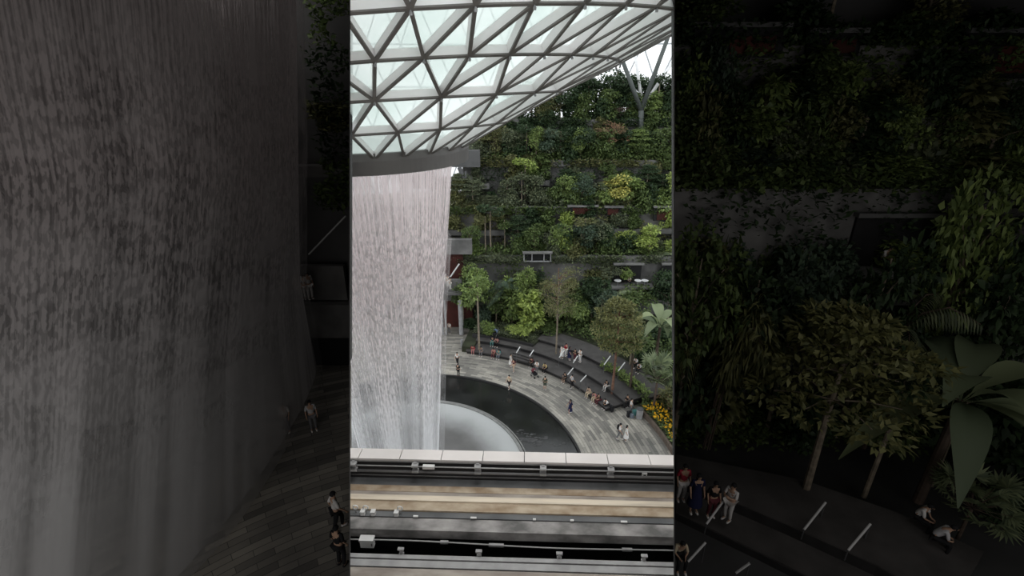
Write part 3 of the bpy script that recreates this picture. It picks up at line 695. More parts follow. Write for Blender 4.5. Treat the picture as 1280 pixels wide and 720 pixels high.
# ---------------------------------------------------------------- the waterfall
def water_mat(name, seed, a0, a1, col, us, vs_, zt, zb, power=1., shade=.42):
    """vertical strands of falling water: coverage breaks up in the strands and thickens to spray lower down"""
    m = bpy.data.materials.new(name); nt, N, L = nodes_of(m); N.remove(N['Principled BSDF'])
    uv = N.new('ShaderNodeTexCoord')
    def noise(su, sv, det, sd):
        mp = N.new('ShaderNodeMapping'); mp.inputs['Scale'].default_value = (su, sv, 1); mp.inputs['Location'].default_value = (sd, sd*.7, 0)
        L.new(uv.outputs['UV'], mp.inputs[0]); n_ = N.new('ShaderNodeTexNoise'); n_.noise_dimensions = '2D'; n_.inputs['Scale'].default_value = 1; n_.inputs['Detail'].default_value = det
        L.new(mp.outputs[0], n_.inputs['Vector']); return n_.outputs['Fac']
    def mr(x, a, b_, c, d):
        q = N.new('ShaderNodeMapRange'); L.new(x, q.inputs[0])
        for i, vv in enumerate((a, b_, c, d)): q.inputs[i+1].default_value = vv
        return q.outputs[0]
    def mth(op, a, bb):
        q = N.new('ShaderNodeMath'); q.operation = op
        for i, r in enumerate((a, bb)):
            if isinstance(r, (int, float)): q.inputs[i].default_value = r
            else: L.new(r, q.inputs[i])
        return q.outputs[0]
    n1 = mr(noise(us, vs_*.10, 2, seed), .40, .58, 0, 1)         # fine strands
    n2 = mr(noise(us*.75, vs_*4., 4, seed+5), .46, .54, 0, 1)     # drops and clumps
    n3 = mr(noise(us*.07, vs_*.05, 2, seed+9), .36, .62, 0, 1)    # wide folds
    sep = N.new('ShaderNodeSeparateXYZ'); L.new(uv.outputs['UV'], sep.inputs[0]); v = sep.outputs[1]   # v: 0 bottom .. 1 top
    k_top = mr(v, .78, .97, 0, 1); k_bot = mr(v, .55, .12, 0, 1)
    mixn = N.new('ShaderNodeMix'); L.new(k_top, mixn.inputs[0]); L.new(mth('ADD', mth('MULTIPLY', n1, .45), mth('MULTIPLY', n2, .55)), mixn.inputs[2]); L.new(mth('ADD', mth('MULTIPLY', n1, .75), .3), mixn.inputs[3])
    mix2 = N.new('ShaderNodeMix'); L.new(k_bot, mix2.inputs[0]); L.new(mixn.outputs[0], mix2.inputs[2]); L.new(mth('ADD', mth('MULTIPLY', n3, .95), mth('MULTIPLY', n1, .06)), mix2.inputs[3])
    tot = mth('ADD', mth('MULTIPLY', mix2.outputs[0], .8), mth('MULTIPLY', n3, .2))
    al = mr(tot, 0, 1, a0, a1)
    d = N.new('ShaderNodeBsdfDiffuse'); t_ = N.new('ShaderNodeBsdfTranslucent'); tp = N.new('ShaderNodeBsdfTransparent')
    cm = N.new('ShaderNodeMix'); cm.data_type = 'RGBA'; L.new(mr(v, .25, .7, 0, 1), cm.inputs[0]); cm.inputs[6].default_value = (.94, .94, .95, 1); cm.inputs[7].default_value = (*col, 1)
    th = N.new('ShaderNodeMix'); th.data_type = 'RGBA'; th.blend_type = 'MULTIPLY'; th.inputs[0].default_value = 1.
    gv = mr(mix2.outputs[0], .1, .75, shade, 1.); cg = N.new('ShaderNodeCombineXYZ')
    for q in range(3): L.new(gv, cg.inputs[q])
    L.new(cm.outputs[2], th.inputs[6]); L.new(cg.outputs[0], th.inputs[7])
    for q in (d, t_): L.new(th.outputs[2], q.inputs[0])
    m1 = N.new('ShaderNodeMixShader'); m1.inputs[0].default_value = .5; L.new(d.outputs[0], m1.inputs[1]); L.new(t_.outputs[0], m1.inputs[2])
    m2 = N.new('ShaderNodeMixShader'); L.new(al, m2.inputs[0]); L.new(tp.outputs[0], m2.inputs[1]); L.new(m1.outputs[0], m2.inputs[2])
    L.new(m2.outputs[0], N['Material Output'].inputs[0]); return m
def curtain(name, c, prof, m, parent, n=120, wob=.0, seed=0, power_=2.):
    """surface of revolution about c with uv; prof = [(z, radius)] top to bottom, finely sampled"""
    zs = np.linspace(prof[0][0], prof[-1][0], 40); zz = [p[0] for p in prof][::-1]; rr = [p[1] for p in prof][::-1]
    me = bpy.data.meshes.new(name); vs = []; fs = []; uvs = []
    for j, z in enumerate(zs):
        if isinstance(rr[0], tuple): r, rb = (float(np.interp(z, zz, [t_[e] for t_ in rr])) for e in (0, 1))
        else: r = rb = float(np.interp(z, zz, rr))
        for i in range(n+1):
            a = 2*PI*i/n; cp, sp_ = math.cos(a), math.sin(a); e_ = 2/power_; ca = math.copysign(abs(cp)**e_, cp); sa = math.copysign(abs(sp_)**e_, sp_); q = wob*(math.sin(a*5+seed)*.5+math.sin(a*11+seed*2)*.5)*(.4+j/40)
            vs.append((c[0]+(r+q)*ca, c[1]+(rb+q)*sa, z))
    for j in range(39):
        for i in range(n): 
            fs.append((j*(n+1)+i, (j+1)*(n+1)+i, (j+1)*(n+1)+i+1, j*(n+1)+i+1))
            for (jj, ii) in ((j, i), (j+1, i), (j+1, i+1), (j, i+1)): uvs += [ii/n, 1-jj/39]
    me.from_pydata(vs, [], fs); u = me.uv_layers.new(name='UVMap'); u.data.foreach_set('uv', uvs); me.polygons.foreach_set('use_smooth', [True]*len(fs)); me.update()
    return link(name, me, m, parent)
wf = thing('waterfall', 'tall bright circular curtain of white water falling from the glass canopy into the pool', 'waterfall')
wc = (-9.15, 31.7)
prof = [(25.9, 5.32), (20.4, 4.7), (14.4, 3.98), (7, 3.4), (0.0, 2.8)]
pk = (.97, .885, .885)
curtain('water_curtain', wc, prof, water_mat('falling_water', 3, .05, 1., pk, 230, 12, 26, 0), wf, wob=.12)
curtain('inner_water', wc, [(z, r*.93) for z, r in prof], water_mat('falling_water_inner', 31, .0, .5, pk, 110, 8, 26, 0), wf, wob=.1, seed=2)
curtain('spray_veil', wc, [(z, r*1.03+.12+.4*(1-z/26)) for z, r in prof[1:]], water_mat('spray', 57, .0, .2, (.9, .86, .86), 30, 3, 26, 0), wf, wob=.15, seed=4)
# ---------------------------------------------------------------- guideway in the foreground
def rowy(x_off, y): return y
ZC = 22.4
A0 = G(438, 560, ZC); A1 = G(842, 569, ZC); DIR = (A1-A0).normalized(); NRM = Vector((DIR.y, -DIR.x, 0)).normalized()
O = G(640, 564.5, ZC); GRZ = math.atan2(DIR.y, DIR.x)
def nof(py, z): 
    p = G(640, py, z); return (p-Vector((O.x, O.y, z))).dot(NRM)
LX = 5.2
def prism(name, prof, m, parent, l0=-LX, l1=LX):     # prof: (n, z) outline
    b = MB(); k = len(prof)
    vs = [Vector((O.x, O.y, 0))+DIR*l+NRM*n+Vector((0, 0, z)) for l in (l0, l1) for n, z in prof]
    fs = [(i, (i+1) % k, k+(i+1) % k, k+i) for i in range(k)]+[tuple(range(k))[::-1], tuple(range(k, 2*k))]
    b.add(vs, fs); return b.build(name, m, parent)
def rect(py0, py1, z, th): a, c = nof(py0, z), nof(py1, z); return [(a, z), (c, z), (c, z-th), (a, z-th)]
M['greyp'] = mat('dull_pipe', (.16, .16, .165), .5, .1, 2.)
M['coping'] = mat('white_coping_tile', (.74, .70, .69), .5, .06, .7)
M['beige'] = mat('rust_stained_concrete', (.30, .22, .145), .8, .3, 2.2, stretch=(1, 1.5, 1), col2=(.52, .44, .34), detail=8)
M['beigel'] = mat('pale_worn_running_edge', (.68, .60, .49), .75, .15, 2., stretch=(.4, 4, 1))
M['grayc'] = mat('stained_grey_concrete', (.13, .128, .126), .8, .3, 2.6, col2=(.40, .385, .38), detail=10, stretch=(.7, 1, 1))
M['graydk'] = mat('blue_grey_concrete', (.10, .105, .11), .8, .3, 1.2, col2=(.17, .175, .18))
M['near'] = mat('brown_grey_concrete', (.26, .225, .20), .8, .3, 1.5, col2=(.42, .38, .34), stretch=(1, 3, 1))
def zsolve(py, nn):
    best = min((abs(nof(py, ZC-k*.01)-nn), ZC-k*.01) for k in range(0, 400)); return best[1]
n1 = nof(577, ZC); ZB = zsolve(601, n1-.05)
par = thing('guideway_parapet', 'white tiled parapet running along the far side of the rail guideway', 'parapet')
n0, n1 = nof(564.5, ZC), nof(577, ZC)
for i in range(-6, 7):      # coping stones, real joints
    L0 = i*.92+.28
    vs_ = []
    prism('coping_stone', [(n0, ZC), (n1, ZC), (n1, ZC-.05), (n0, ZC-.05)], M['coping'], par, L0+.008, L0+.912)
prism('parapet_wall', [(n0+.03, ZC-.06), (n1-.05, ZC-.06), (n1-.05, ZB-.3), (n0+.03, ZB-.3)], mat('shade_toned_parapet_face', (.028, .028, .03), .8, .2, 1.), par)  # near-black colour stands in for the shade below the coping
prism('coping_lip', [(n1-.04, ZC-.05), (n1+.0, ZC-.05), (n1+.0, ZC-.09), (n1-.04, ZC-.09)], M['greymetal'], par)
def pipe(py, z, r, m, label, off=0.): 
    nn = nof(py, z); b = MB(); q = Vector((O.x, O.y, 0))
    b.tube([q+DIR*(-LX)+NRM*nn+Vector((0, 0, z)), q+DIR*LX+NRM*nn+Vector((0, 0, z))], r, 10)
    o = b.build('conduit_pipe', m, smooth=True); return tag(o, label, 'pipe')
zp = [zsolve(y, n1+.10) for y in (586, 592.5, 597.5)]
pipe(586, zp[0], .015, M['greymetal'], 'thin pale upper conduit running below the white coping')
pipe(592.5, zp[1], .028, M['greyp'], 'thicker grey middle conduit below the white coping')
pipe(597.5, zp[2], .013, M['greyp'], 'thin lowest conduit just above the dark gap')
def at(l, nn, z): return Vector((O.x, O.y, 0))+DIR*l+NRM*nn+Vector((0, 0, z))
def loff(px, py, z): return (G(px, py, z)-Vector((O.x, O.y, z))).dot(DIR)
for j, px in enumerate((442, 519, 597, 679, 764)):
    l = loff(px, 586+(px-640)*.03, zp[0]); t = thing('conduit_bracket', 'grey metal bracket holding the conduits, %s from the left' % ORD[j], 'bracket')
    c = at(l, n1+.05, (zp[0]+zp[1])/2+.03); bxo('back_plate', c, (.07, .03, .24), M['greymetal'], t, GRZ)
    for z in zp[:2]: bxo('clamp', at(l, n1+.09, z+.03), (.14, .12, .04), M['greymetal'], t, GRZ)
l = loff(536, 583, zp[0]); tag(bxo('junction_box', at(l, n1+.10, zp[0]), (.26, .08, .07), M['rail'], None, GRZ), 'pale conduit junction box on the parapet at the left', 'box')
l = loff(806, 585, zp[0]); tg = thing('small_sign', 'small white plate with a dark mark on the parapet at the right', 'sign')
bxo('plate', at(l, n1+.02, ZC-.27), (.11, .03, .13), M['rail'], tg, GRZ); bxo('mark', at(l, n1+.045, ZC-.27), (.05, .01, .05), M['greymetald'], tg, GRZ)
gw = thing('rail_guideway', 'stained concrete rail guideway crossing the foreground below the parapet', 'guideway')
prism('far_ledge', rect(601, 610, ZB, .7), M['graydk'], gw)
prism('running_surface', rect(610, 617.5, ZB+.0, .7), M['beige'], gw)
prism('worn_grey_band', rect(617.5, 622, ZB-.01, .7), M['near'], gw)
prism('raised_edge', rect(622, 628.5, ZB+.06, .7), M['beigel'], gw)
prism('stained_strip', rect(628.5+.0, 641, ZB+.02, .7), M['beige'], gw)
prism('grey_strip', rect(641, 649.5, ZB-.02, .6), M['graydk'], gw)
nb = nof(666, ZB-.04); zf = zsolve(676, nb)
prism('grey_beam_top', rect(651, 666, ZB-.04, ZB-.04-zf), M['grayc'], gw)
prism('beam_joint', rect(649.4, 651.1, ZB-.10, .5), M['black'], gw)
nb = nof(666, ZB-.04)
prism('recessed_web', [(nb-.55, zf), (nb-.5, zf), (nb-.5, zf-2.2), (nb-.55, zf-2.2)], M['black'], gw)  # black sheet paints the shade under the beam
for j, (px, w) in enumerate(((520, .10), (592, .12), (780, .13), (715, .07), (668, .06))):
    l = loff(px, 649+(px-640)*.033, ZB); tag(bxo('joint_plate', at(l, nof(649.5, ZB), ZB+.02), (w, .03, .03), M['white'], None, GRZ), 'small white plate on the guideway joint, %s' % ('above the left cable sleeve', 'above the middle of the cable', 'right-hand one of the longest pair', 'below the beige stains at right of centre', 'just right of the picture centre')[j], 'plate')
for j, px in enumerate((445, 458, 501)):
    t = thing('eye_bolt', 'white ring-topped bolt on the guideway joint, %s of three' % ORD[j], 'bolt')
    l = loff(px, 640, ZB); b = MB(); c = at(l, nof(645, ZB), ZB+.13)
    pts = [c+DIR*.05*math.cos(a)+Vector((0, 0, .05*math.sin(a))) for a in [2*PI*k/12 for k in range(13)]]
    b.tube(pts, .014, 6); b.build('ring', M['white'], t)
    b = MB(); b.tube([c-Vector((0, 0, .05)), c-Vector((0, 0, .15))], .012, 6); b.build('shank', M['greymetal'], t)
for j, px in enumerate((452.5, 465.5, 495)):
    l = loff(px, 646, ZB); t = thing('junction_box', 'small white box clipped to the guideway joint, %s of three' % ORD[j], 'box')
    bxo('case', at(l, nof(647, ZB), ZB+.03), (.085, .09, .08), M['white'], t, GRZ); bxo('cover', at(l, nof(647, ZB), ZB+.08), (.095, .1, .02), M['rail'], t, GRZ)
# near gap: white box, cable, sleeves, second guideway edge
ZN = ZB-.15
nf = nof(697, ZN)
near = thing('near_guideway', 'nearer grey guideway edge along the bottom of the view', 'guideway')
prism('pale_lip', rect(697, 702, ZN+.02, .5), M['greymetal'], near)
prism('dark_groove', rect(702, 704, ZN-.03, .4), M['greymetald'], near)
prism('grey_ledge', rect(704, 712.5, ZN, .8), M['greymetal'], near)
prism('second_groove', rect(712.5, 714.5, ZN-.03, .4), M['greymetald'], near)
prism('near_surface', rect(714.5, 790, ZN, .8), M['near'], near)
zc_ = zsolve(682, nb+.10)
pts = []; q = []
for i in range(41):
    l = -LX+2*LX*i/40; pts.append(at(l, nb+.10, zc_-.03*math.sin(l*1.1+.6)-.012*l))
b = MB(); b.tube(pts, .015, 8); tag(b.build('cable', M['greymetal'], smooth=True), 'thin grey cable sagging along the dark gap between the guideways', 'cable')
def pt_on(px):     # nearest cable point for a pixel column
    return min(pts, key=lambda p: abs(proj(p)[0]-px))
for j, (px, w, wh) in enumerate(((555, .16, 'left'), (626, .3, 'centre'), (780, .2, 'right'))):
    p = pt_on(px); tag(bxo('cable_sleeve', p, (w, .05, .05), M['greymetal'], None, GRZ), 'grey sleeve on the sagging cable, %s one' % wh, 'sleeve')
p = pt_on(454); t = thing('white_equipment_box', 'white equipment box hanging on the beam face at the left', 'box')
bxo('case', p+Vector((0, 0, -.08)), (.27, .10, .19), M['white'], t, GRZ); bxo('lid', p+Vector((0, 0, .03)), (.29, .14, .04), M['rail'], t, GRZ); bxo('latch', p+Vector((.1, -.06, -.08)), (.012, .02, .06), M['greymetald'], t, GRZ)
for j, px in enumerate((503, 599, 699, 805)):
    l = loff(px, 694+(px-640)*.05, ZN); t = thing('rail_clamp', 'small grey clamp standing on the near guideway edge, %s from the left' % ORD[j], 'clamp')
    nn = nf-.02
    bxo('post', at(l, nn, ZN+.02), (.05, .05, .2), M['greymetal'], t, GRZ); bxo('head', at(l, nn, ZN+.12), (.12, .06, .035), M['greymetal'], t, GRZ); bxo('foot', at(l, nn, ZN-.02), (.09, .07, .05), M['greymetal'], t, GRZ)
prism('floor_channel', [(nb-.6, zf-2.2), (nf+.6, zf-2.2), (nf+.6, zf-2.3), (nb-.6, zf-2.3)], M['black'], near)  # floor coloured black so the gap reads as deep shade

for t_ in (par, gw, near):
    for o_ in list(t_.children): clip_wedge(o_)
for o_ in [q_ for q_ in COL.objects if q_.name.startswith(('conduit_pipe', 'cable')) and q_.type == 'MESH' and not q_.parent]: clip_wedge(o_)

# ---------------------------------------------------------------- people
def skin_mesh(verts, edges_, root=0, sub=1):
    me = bpy.data.meshes.new('sk'); me.from_pydata([v[:3] for v in verts], edges_, [])
    o = bpy.data.objects.new('sk', me); COL.objects.link(o)
    md = o.modifiers.new('s', 'SKIN'); md.use_smooth_shade = True
    for i, v in enumerate(verts):
        r = v[3]; rr = (r, r) if not isinstance(r, tuple) else r
        me.skin_vertices[0].data[i].radius = rr
    me.skin_vertices[0].data[root].use_root = True
    if sub: o.modifiers.new('u', 'SUBSURF').levels = sub
    bpy.context.view_layer.update()
    dg = bpy.context.evaluated_depsgraph_get(); r = bpy.data.meshes.new_from_object(o.evaluated_get(dg)); bpy.data.objects.remove(o); return r
POSES = {}
def pose(kind):
    if kind in POSES: return POSES[kind]
    J = {}
    if kind in ('stand', 'walk', 'reach'):
        J.update(pel=(0, 0, .95), spi=(0, 0, 1.13), che=(0, 0, 1.32), nec=(0, 0, 1.47), hed=(0, -.02, 1.58), top=(0, -.01, 1.665))
        for s, n in ((-1, 'l'), (1, 'r')):
            w = .0 if kind != 'walk' else .2*s
            J['hip'+n] = (s*.09, 0, .88); J['kne'+n] = (s*.10, -.03+w*-.7-.02, .49); J['ank'+n] = (s*.10, .03-w*.9, .09 if w >= 0 else .12); J['toe'+n] = (s*.11, -.13-w*.9, .04)
            J['sho'+n] = (s*.17, 0, 1.40); J['elb'+n] = (s*.23, .03+w*.5, 1.13); J['wri'+n] = (s*.23, -.10+w*.8, .92); J['pal'+n] = (s*.23, -.12+w*.9, .85)
            if kind == 'reach': J['elb'+n] = (s*.22, -.10, 1.16); J['wri'+n] = (s*.10, -.30, 1.26); J['pal'+n] = (s*.06, -.34, 1.30)
    else:
        ln = -.10 if kind == 'sit' else -.20
        J.update(pel=(0, .12, .56), spi=(0, .10+ln*.3, .74), che=(0, .08+ln, .92), nec=(0, .04+ln*1.3, 1.06), hed=(0, -.0+ln*1.5, 1.16), top=(0, .0+ln*1.5, 1.245))
        for s, n in ((-1, 'l'), (1, 'r')):
            J['hip'+n] = (s*.09, .08, .54); J['kne'+n] = (s*.13, -.36, .53); J['ank'+n] = (s*.13, -.34, .09); J['toe'+n] = (s*.14, -.49, .04)
            J['sho'+n] = (s*.17, .07+ln*1.1, .99); J['elb'+n] = (s*.23, -.03+ln, .74); J['wri'+n] = (s*.12, -.24, .66); J['pal'+n] = (s*.10, -.31, .65)
    names = ['pel', 'spi', 'che', 'nec', 'hed', 'top']; rad = {'pel': (.15, .11), 'spi': (.125, .10), 'che': (.15, .105), 'nec': .052, 'hed': (.078, .098), 'top': (.055, .06),
        'hip': .085, 'kne': .058, 'ank': .038, 'toe': (.042, .03), 'sho': .055, 'elb': .04, 'wri': .026, 'pal': (.036, .018)}
    verts = []; idx = {}
    def av(k, co, r): idx[k] = len(verts); verts.append((*co, r)); return idx[k]
    for k in names: av(k, J[k], rad[k])
    E_ = [(idx[a], idx[b]) for a, b in zip(names, names[1:])]
    for n in 'lr':
        for k in ('hip', 'kne', 'ank', 'toe', 'sho', 'elb', 'wri', 'pal'): av(k+n, J[k+n], rad[k])
        E_ += [(idx['pel'], idx['hip'+n]), (idx['hip'+n], idx['kne'+n]), (idx['kne'+n], idx['ank'+n]), (idx['ank'+n], idx['toe'+n]), (idx['che'], idx['sho'+n]), (idx['sho'+n], idx['elb'+n]), (idx['elb'+n], idx['wri'+n]), (idx['wri'+n], idx['pal'+n])]
        d = (Vector(J['pal'+n])-Vector(J['wri'+n])).normalized(); u = d.cross(Vector((1, 0, 0))).normalized(); s = 1 if n == 'r' else -1
        for f_ in range(4):   # four fingers and a thumb, lightly curled
            p0 = Vector(J['pal'+n])+u*(f_-1.5)*.019+d*.02; L_ = (.035, .042, .038, .028)[f_]
            a = av('f%d%s' % (f_, n), p0+d*.02, .009); c = av('g%d%s' % (f_, n), p0+d*(.02+L_)+Vector((-s*.012, 0, 0)), .0075)
            e = av('h%d%s' % (f_, n), p0+d*(.02+L_*1.6)+Vector((-s*.03, 0, 0)), .006); E_ += [(idx['pal'+n], a), (a, c), (c, e)]
        p0 = Vector(J['wri'+n])*.4+Vector(J['pal'+n])*.6; a = av('t'+n, p0-u*.04, .010); c = av('tt'+n, p0-u*.05+d*.035, .008); E_ += [(idx['pal'+n], a), (a, c)]
    body = skin_mesh(verts, E_, 0)
    # face: nose, ears, brows carried by the head, merged as one mesh with the body
    h = Vector(J['hed']); bm = bmesh.new(); bm.from_mesh(body)
    for c, sc in ((h+Vector((0, -.10, -.005)), (.012, .018, .022)), (h+Vector((-.082, 0, 0)), (.01, .018, .03)), (h+Vector((.082, 0, 0)), (.01, .018, .03)), (h+Vector((0, -.086, -.048)), (.022, .010, .007))):
        bmesh.ops.create_icosphere(bm, subdivisions=1, radius=1, matrix=Matrix.Translation(c) @ Matrix.Diagonal((*sc, 1)))
    bm.to_mesh(body); bm.free()
    def sub(keys, edges_, gr, root):
        ii = {k: i for i, k in enumerate(keys)}
        vv = []
        for k in keys:
            r = verts[idx[k]][3]; r = r if isinstance(r, tuple) else (r, r); vv.append((*verts[idx[k]][:3], (r[0]*gr+.012, r[1]*gr+.012)))
        return vv, [(ii[a], ii[b]) for a, b in edges_], ii[root]
    ks = ['pel', 'spi', 'che', 'shol', 'elbl', 'shor', 'elbr']
    vv, ee, rt = sub(ks, [('pel', 'spi'), ('spi', 'che'), ('che', 'shol'), ('shol', 'elbl'), ('che', 'shor'), ('shor', 'elbr')], 1.08, 'pel')
    vv[2] = (*vv[2][:2], vv[2][2]+.02, vv[2][3]); shirt = skin_mesh(vv, ee, rt)
    ks = ['pel', 'hipl', 'knel', 'ankl', 'hipr', 'kner', 'ankr']
    vv, ee, rt = sub(ks, [('pel', 'hipl'), ('hipl', 'knel'), ('knel', 'ankl'), ('pel', 'hipr'), ('hipr', 'kner'), ('kner', 'ankr')], 1.1, 'pel'); pants = skin_mesh(vv, ee, rt)
    for q in (3, 6):
        a = Vector(vv[q-1][:3]); c = Vector(vv[q][:3]); c = a+(c-a)*.08; vv[q] = (*c, vv[q-1][3])
    shorts = skin_mesh(vv, ee, rt)
    # dress / skirt
    b = MB(); cx = Vector(J['spi']); n = 14
    if kind in ('stand', 'walk', 'reach'): ring = [(1.36, .15, .11), (1.15, .135, .105), (.95, .17, .14), (.7, .22, .19), (.38, .27, .24)]
    else: ring = None
    if ring:
        vs = [(rx*math.cos(2*PI*k/n), ry*math.sin(2*PI*k/n), z) for z, rx, ry in ring for k in range(n)]
        fs = [(i*n+k, i*n+(k+1) % n, (i+1)*n+(k+1) % n, (i+1)*n+k) for i in range(len(ring)-1) for k in range(n)]; b.add(vs, fs)
    else: b.add([Vector(v[:3])*1 for v in verts[:3]], [(0, 1, 2)])
    me = pymesh('dress', b.v, b.f, True)
    def hairm(long):
        bm = bmesh.new(); t = h+Vector((0, .018, .03))
        bmesh.ops.create_uvsphere(bm, u_segments=14, v_segments=9, radius=1, matrix=Matrix.Translation(t) @ Matrix.Diagonal((.093, .105, .095, 1)))
        for v in list(bm.verts):
            if v.co.y < h.y-.055 and v.co.z < h.z+.045: v.co.y = h.y-.05
            if long and v.co.z < t.z-.02 and v.co.y > h.y-.02: v.co.z -= .22; v.co.y += .01
        r = bpy.data.meshes.new('hair'); bm.to_mesh(r); bm.free(); r.polygons.foreach_set('use_smooth', [True]*len(r.polygons)); return r
    shm = []
    for nme in 'lr':
        shoe = MB()
        a = Vector(J['ank'+nme]); t = Vector(J['toe'+nme]); c = (a+t)/2; shoe.tube([a+Vector((0, .04, -.045)), c+Vector((0, 0, -.02)), t+Vector((0, -.03, 0))], [.045, .05, .032], 8)
        so = shoe.build('sh', M['white'], smooth=True); shm.append(so.data); bpy.data.objects.remove(so)
    eb = MB()
    for s in (-1, 1):
        c = h+Vector((s*.03, -.094, .012)); eb.box(c, (.018, .008, .009))
    eye = pymesh('eyes', eb.v, eb.f)
    bp_ = MB(); c = (Vector(J['che'])+Vector(J['spi']))/2; bp_.box(c+Vector((0, .19, .03)), (.27, .15, .38)); pack = bp_.build('pk', M['white']); pm = pack.data; bpy.data.objects.remove(pack); pm.materials.clear()
    r = dict(body=body, shirt=shirt, trousers=pants, shorts=shorts, dress=me, hair=hairm(False), long=hairm(True), shoe=shm[0], shoe2=shm[1], eyes=eye, backpack=pm)
    for m_ in r.values():
        m_.materials.clear(); m_.materials.append(M['white'])
    POSES[kind] = r; return r
CM = {}
def cloth(c):
    if c not in CM: CM[c] = mat('cloth_%d' % len(CM), c, .85, .08, 6.)
    return CM[c]
SKIN = (.52, .33, .23)
COLS = dict(white=(.78, .76, .74), black=(.012, .012, .014), navy=(.012, .015, .06), grey=(.18, .18, .19), cream=(.65, .55, .40), pink=(.55, .22, .22), red=(.45, .03, .06), maroon=(.13, .03, .04), teal=(.10, .28, .27),
            green=(.05, .065, .045), blue=(.12, .17, .26), beige=(.50, .37, .27), yellow=(.70, .55, .22), slate=(.17, .20, .24), pale=(.60, .60, .62))
def person(loc, kind, rz, top, bottom, label, hair='short', bot='trousers', s=1., shoes='white', pack=None, group=None):
    R = pose(kind); o = thing('person', label, 'person', loc, rz, group); o.scale = (s, s, s)
    def add(nm, me, m, par=None):
        c = bpy.data.objects.new(nm, me); COL.objects.link(c); c.parent = par or o; c.material_slots[0].link = 'OBJECT'; c.material_slots[0].material = m; return c
    bd_ = add('body', R['body'], cloth(SKIN)); add('hair', R['long' if hair == 'long' else 'hair'], cloth(COLS['black']), bd_); add('eyes', R['eyes'], cloth(COLS['black']), bd_)
    if bot == 'dress' and kind not in ('sit', 'lean'): add('dress', R['dress'], cloth(COLS[top])); add('sleeves', R['shirt'], cloth(COLS[top]))
    else: add('shirt', R['shirt'], cloth(COLS[top])); add('shorts' if bot == 'shorts' else 'trousers', R['shorts' if bot == 'shorts' else 'trousers'], cloth(COLS[bottom]))
    add('shoe', R['shoe'], cloth(COLS[shoes])); add('shoe', R['shoe2'], cloth(COLS[shoes]))
    if pack: add('backpack', R['backpack'], cloth(COLS[pack]))
    return o
def face_axis(p): return math.atan2(AX.x-p.x, -(AX.y-p.y))     # figures are modelled facing -y
def stand(px, py, top, bottom, label, z=0., rz=None, kind='stand', **k):
    p = G(px, py, z); return person(p, kind, face_axis(p) if rz is None else rz, top, bottom, label, **k)
def sitR(px, py, R, z, top, bottom, label, kind='sit', **k):      # sits on the edge of the tier with radius R, feet on level z
    p = G(px, py, z+.1); v = p-AX; a = math.degrees(math.atan2(v.x, -v.y)); p = pol(R+.02, a, z)
    q = person(p, kind, 0, top, bottom, label, **k); q.rotation_euler = (0, 0, face_axis(p)); return q
stand(572, 456, 'white', 'black', 'person in a white top and dark trousers standing beside the pool near the waterfall', kind='walk')
stand(573, 470, 'black', 'black', 'person dressed all in black at the pool edge nearest the waterfall', rz=2.8, s=.95, shoes='black')
sitR(587, 449, 20.5, .0, 'red', 'pink', 'person in a red and pink outfit sitting by the seating end near the waterfall', kind='lean', s=.95)
sitR(598, 449, 20.3, 0, 'grey', 'grey', 'person in grey sitting in front of the pale tree trunk', kind='sit')
sitR(612, 436, 22.25, .45, 'black', 'teal', 'person in a black top and teal trousers on the second row near the pale trunk')
sitR(618, 436, 22.25, .45, 'pink', 'black', 'person in a pink top on the second row beside the teal trousers', kind='lean')
sitR(614.5, 449, 20.3, 0, 'pink', 'maroon', 'person in a pink top and maroon trousers left of the teal top, lowest tier')
sitR(621, 450, 20.3, 0, 'teal', 'slate', 'person in a teal top sitting on the lowest tier with a dark bag', pack='black')
stand(638.5, 458, 'white', 'white', 'person in a loose white outfit standing at the lowest tier', bot='dress', rz=1.2)
stand(642, 464, 'maroon', 'beige', 'long-haired person in maroon walking in front of the white outfit', hair='long', kind='walk', s=.95, bot='shorts')
stand(636.5, 485.5, 'cream', 'black', 'person in a cream top and dark shorts alone near the pool edge', bot='shorts', kind='walk', rz=-.6)
sitR(661, 460, 20.5, 0, 'maroon', 'black', 'person in maroon slouching on the lowest tier left of the stroller', kind='lean')
stand(671, 467, 'white', 'grey', 'person in a white shirt bending over the dark stroller', kind='reach', rz=-.4)
sitR(679, 466, 20.3, 0, 'yellow', 'black', 'person in a yellow jacket sitting right of the stroller')
stand(681, 487, 'green', 'green', 'person in dark green standing in the middle of the plaza', rz=2.9, bot='shorts')
sitR(705, 477, 20.3, 0, 'black', 'black', 'person in black with bare legs sitting on the lowest tier', bot='shorts', kind='sit')
stand(714.5, 485, 'pale', 'black', 'person in a pale shirt and dark trousers walking beside the lowest tier', rz=1.9, kind='walk')
stand(702.5, 448, 'white', 'white', 'person in a white dress at the left of the standing group on the middle tier', z=.92, bot='dress', hair='long')
stand(707, 445, 'red', 'white', 'person in a red top behind the navy outfit in the standing group', z=.92, rz=.7)
stand(711.5, 450, 'navy', 'navy', 'person in a long navy outfit in the standing group', z=.92, bot='dress', rz=1.6, s=1.05, hair='long')
stand(718.5, 450.5, 'black', 'maroon', 'person in black holding something white between navy and white', z=.92, kind='reach', s=.9)
stand(725, 452.5, 'white', 'white', 'person all in white standing with raised hands on the middle tier', z=.92, kind='reach', rz=-1.)
sitR(736, 495, 20.3, 0, 'beige', 'cream', 'person in beige, left of the seated trio at the foot of the lowest tier', kind='sit')
sitR(744, 501, 20.3, 0, 'pink', 'cream', 'person in pink in the middle of the seated trio', kind='lean')
sitR(750, 503, 20.4, 0, 'black', 'maroon', 'person in black, right of the seated trio')
sitR(759, 486, 22.25, .45, 'black', 'white', 'person in a black top and white trousers on the middle tier by the red-brown trunk')
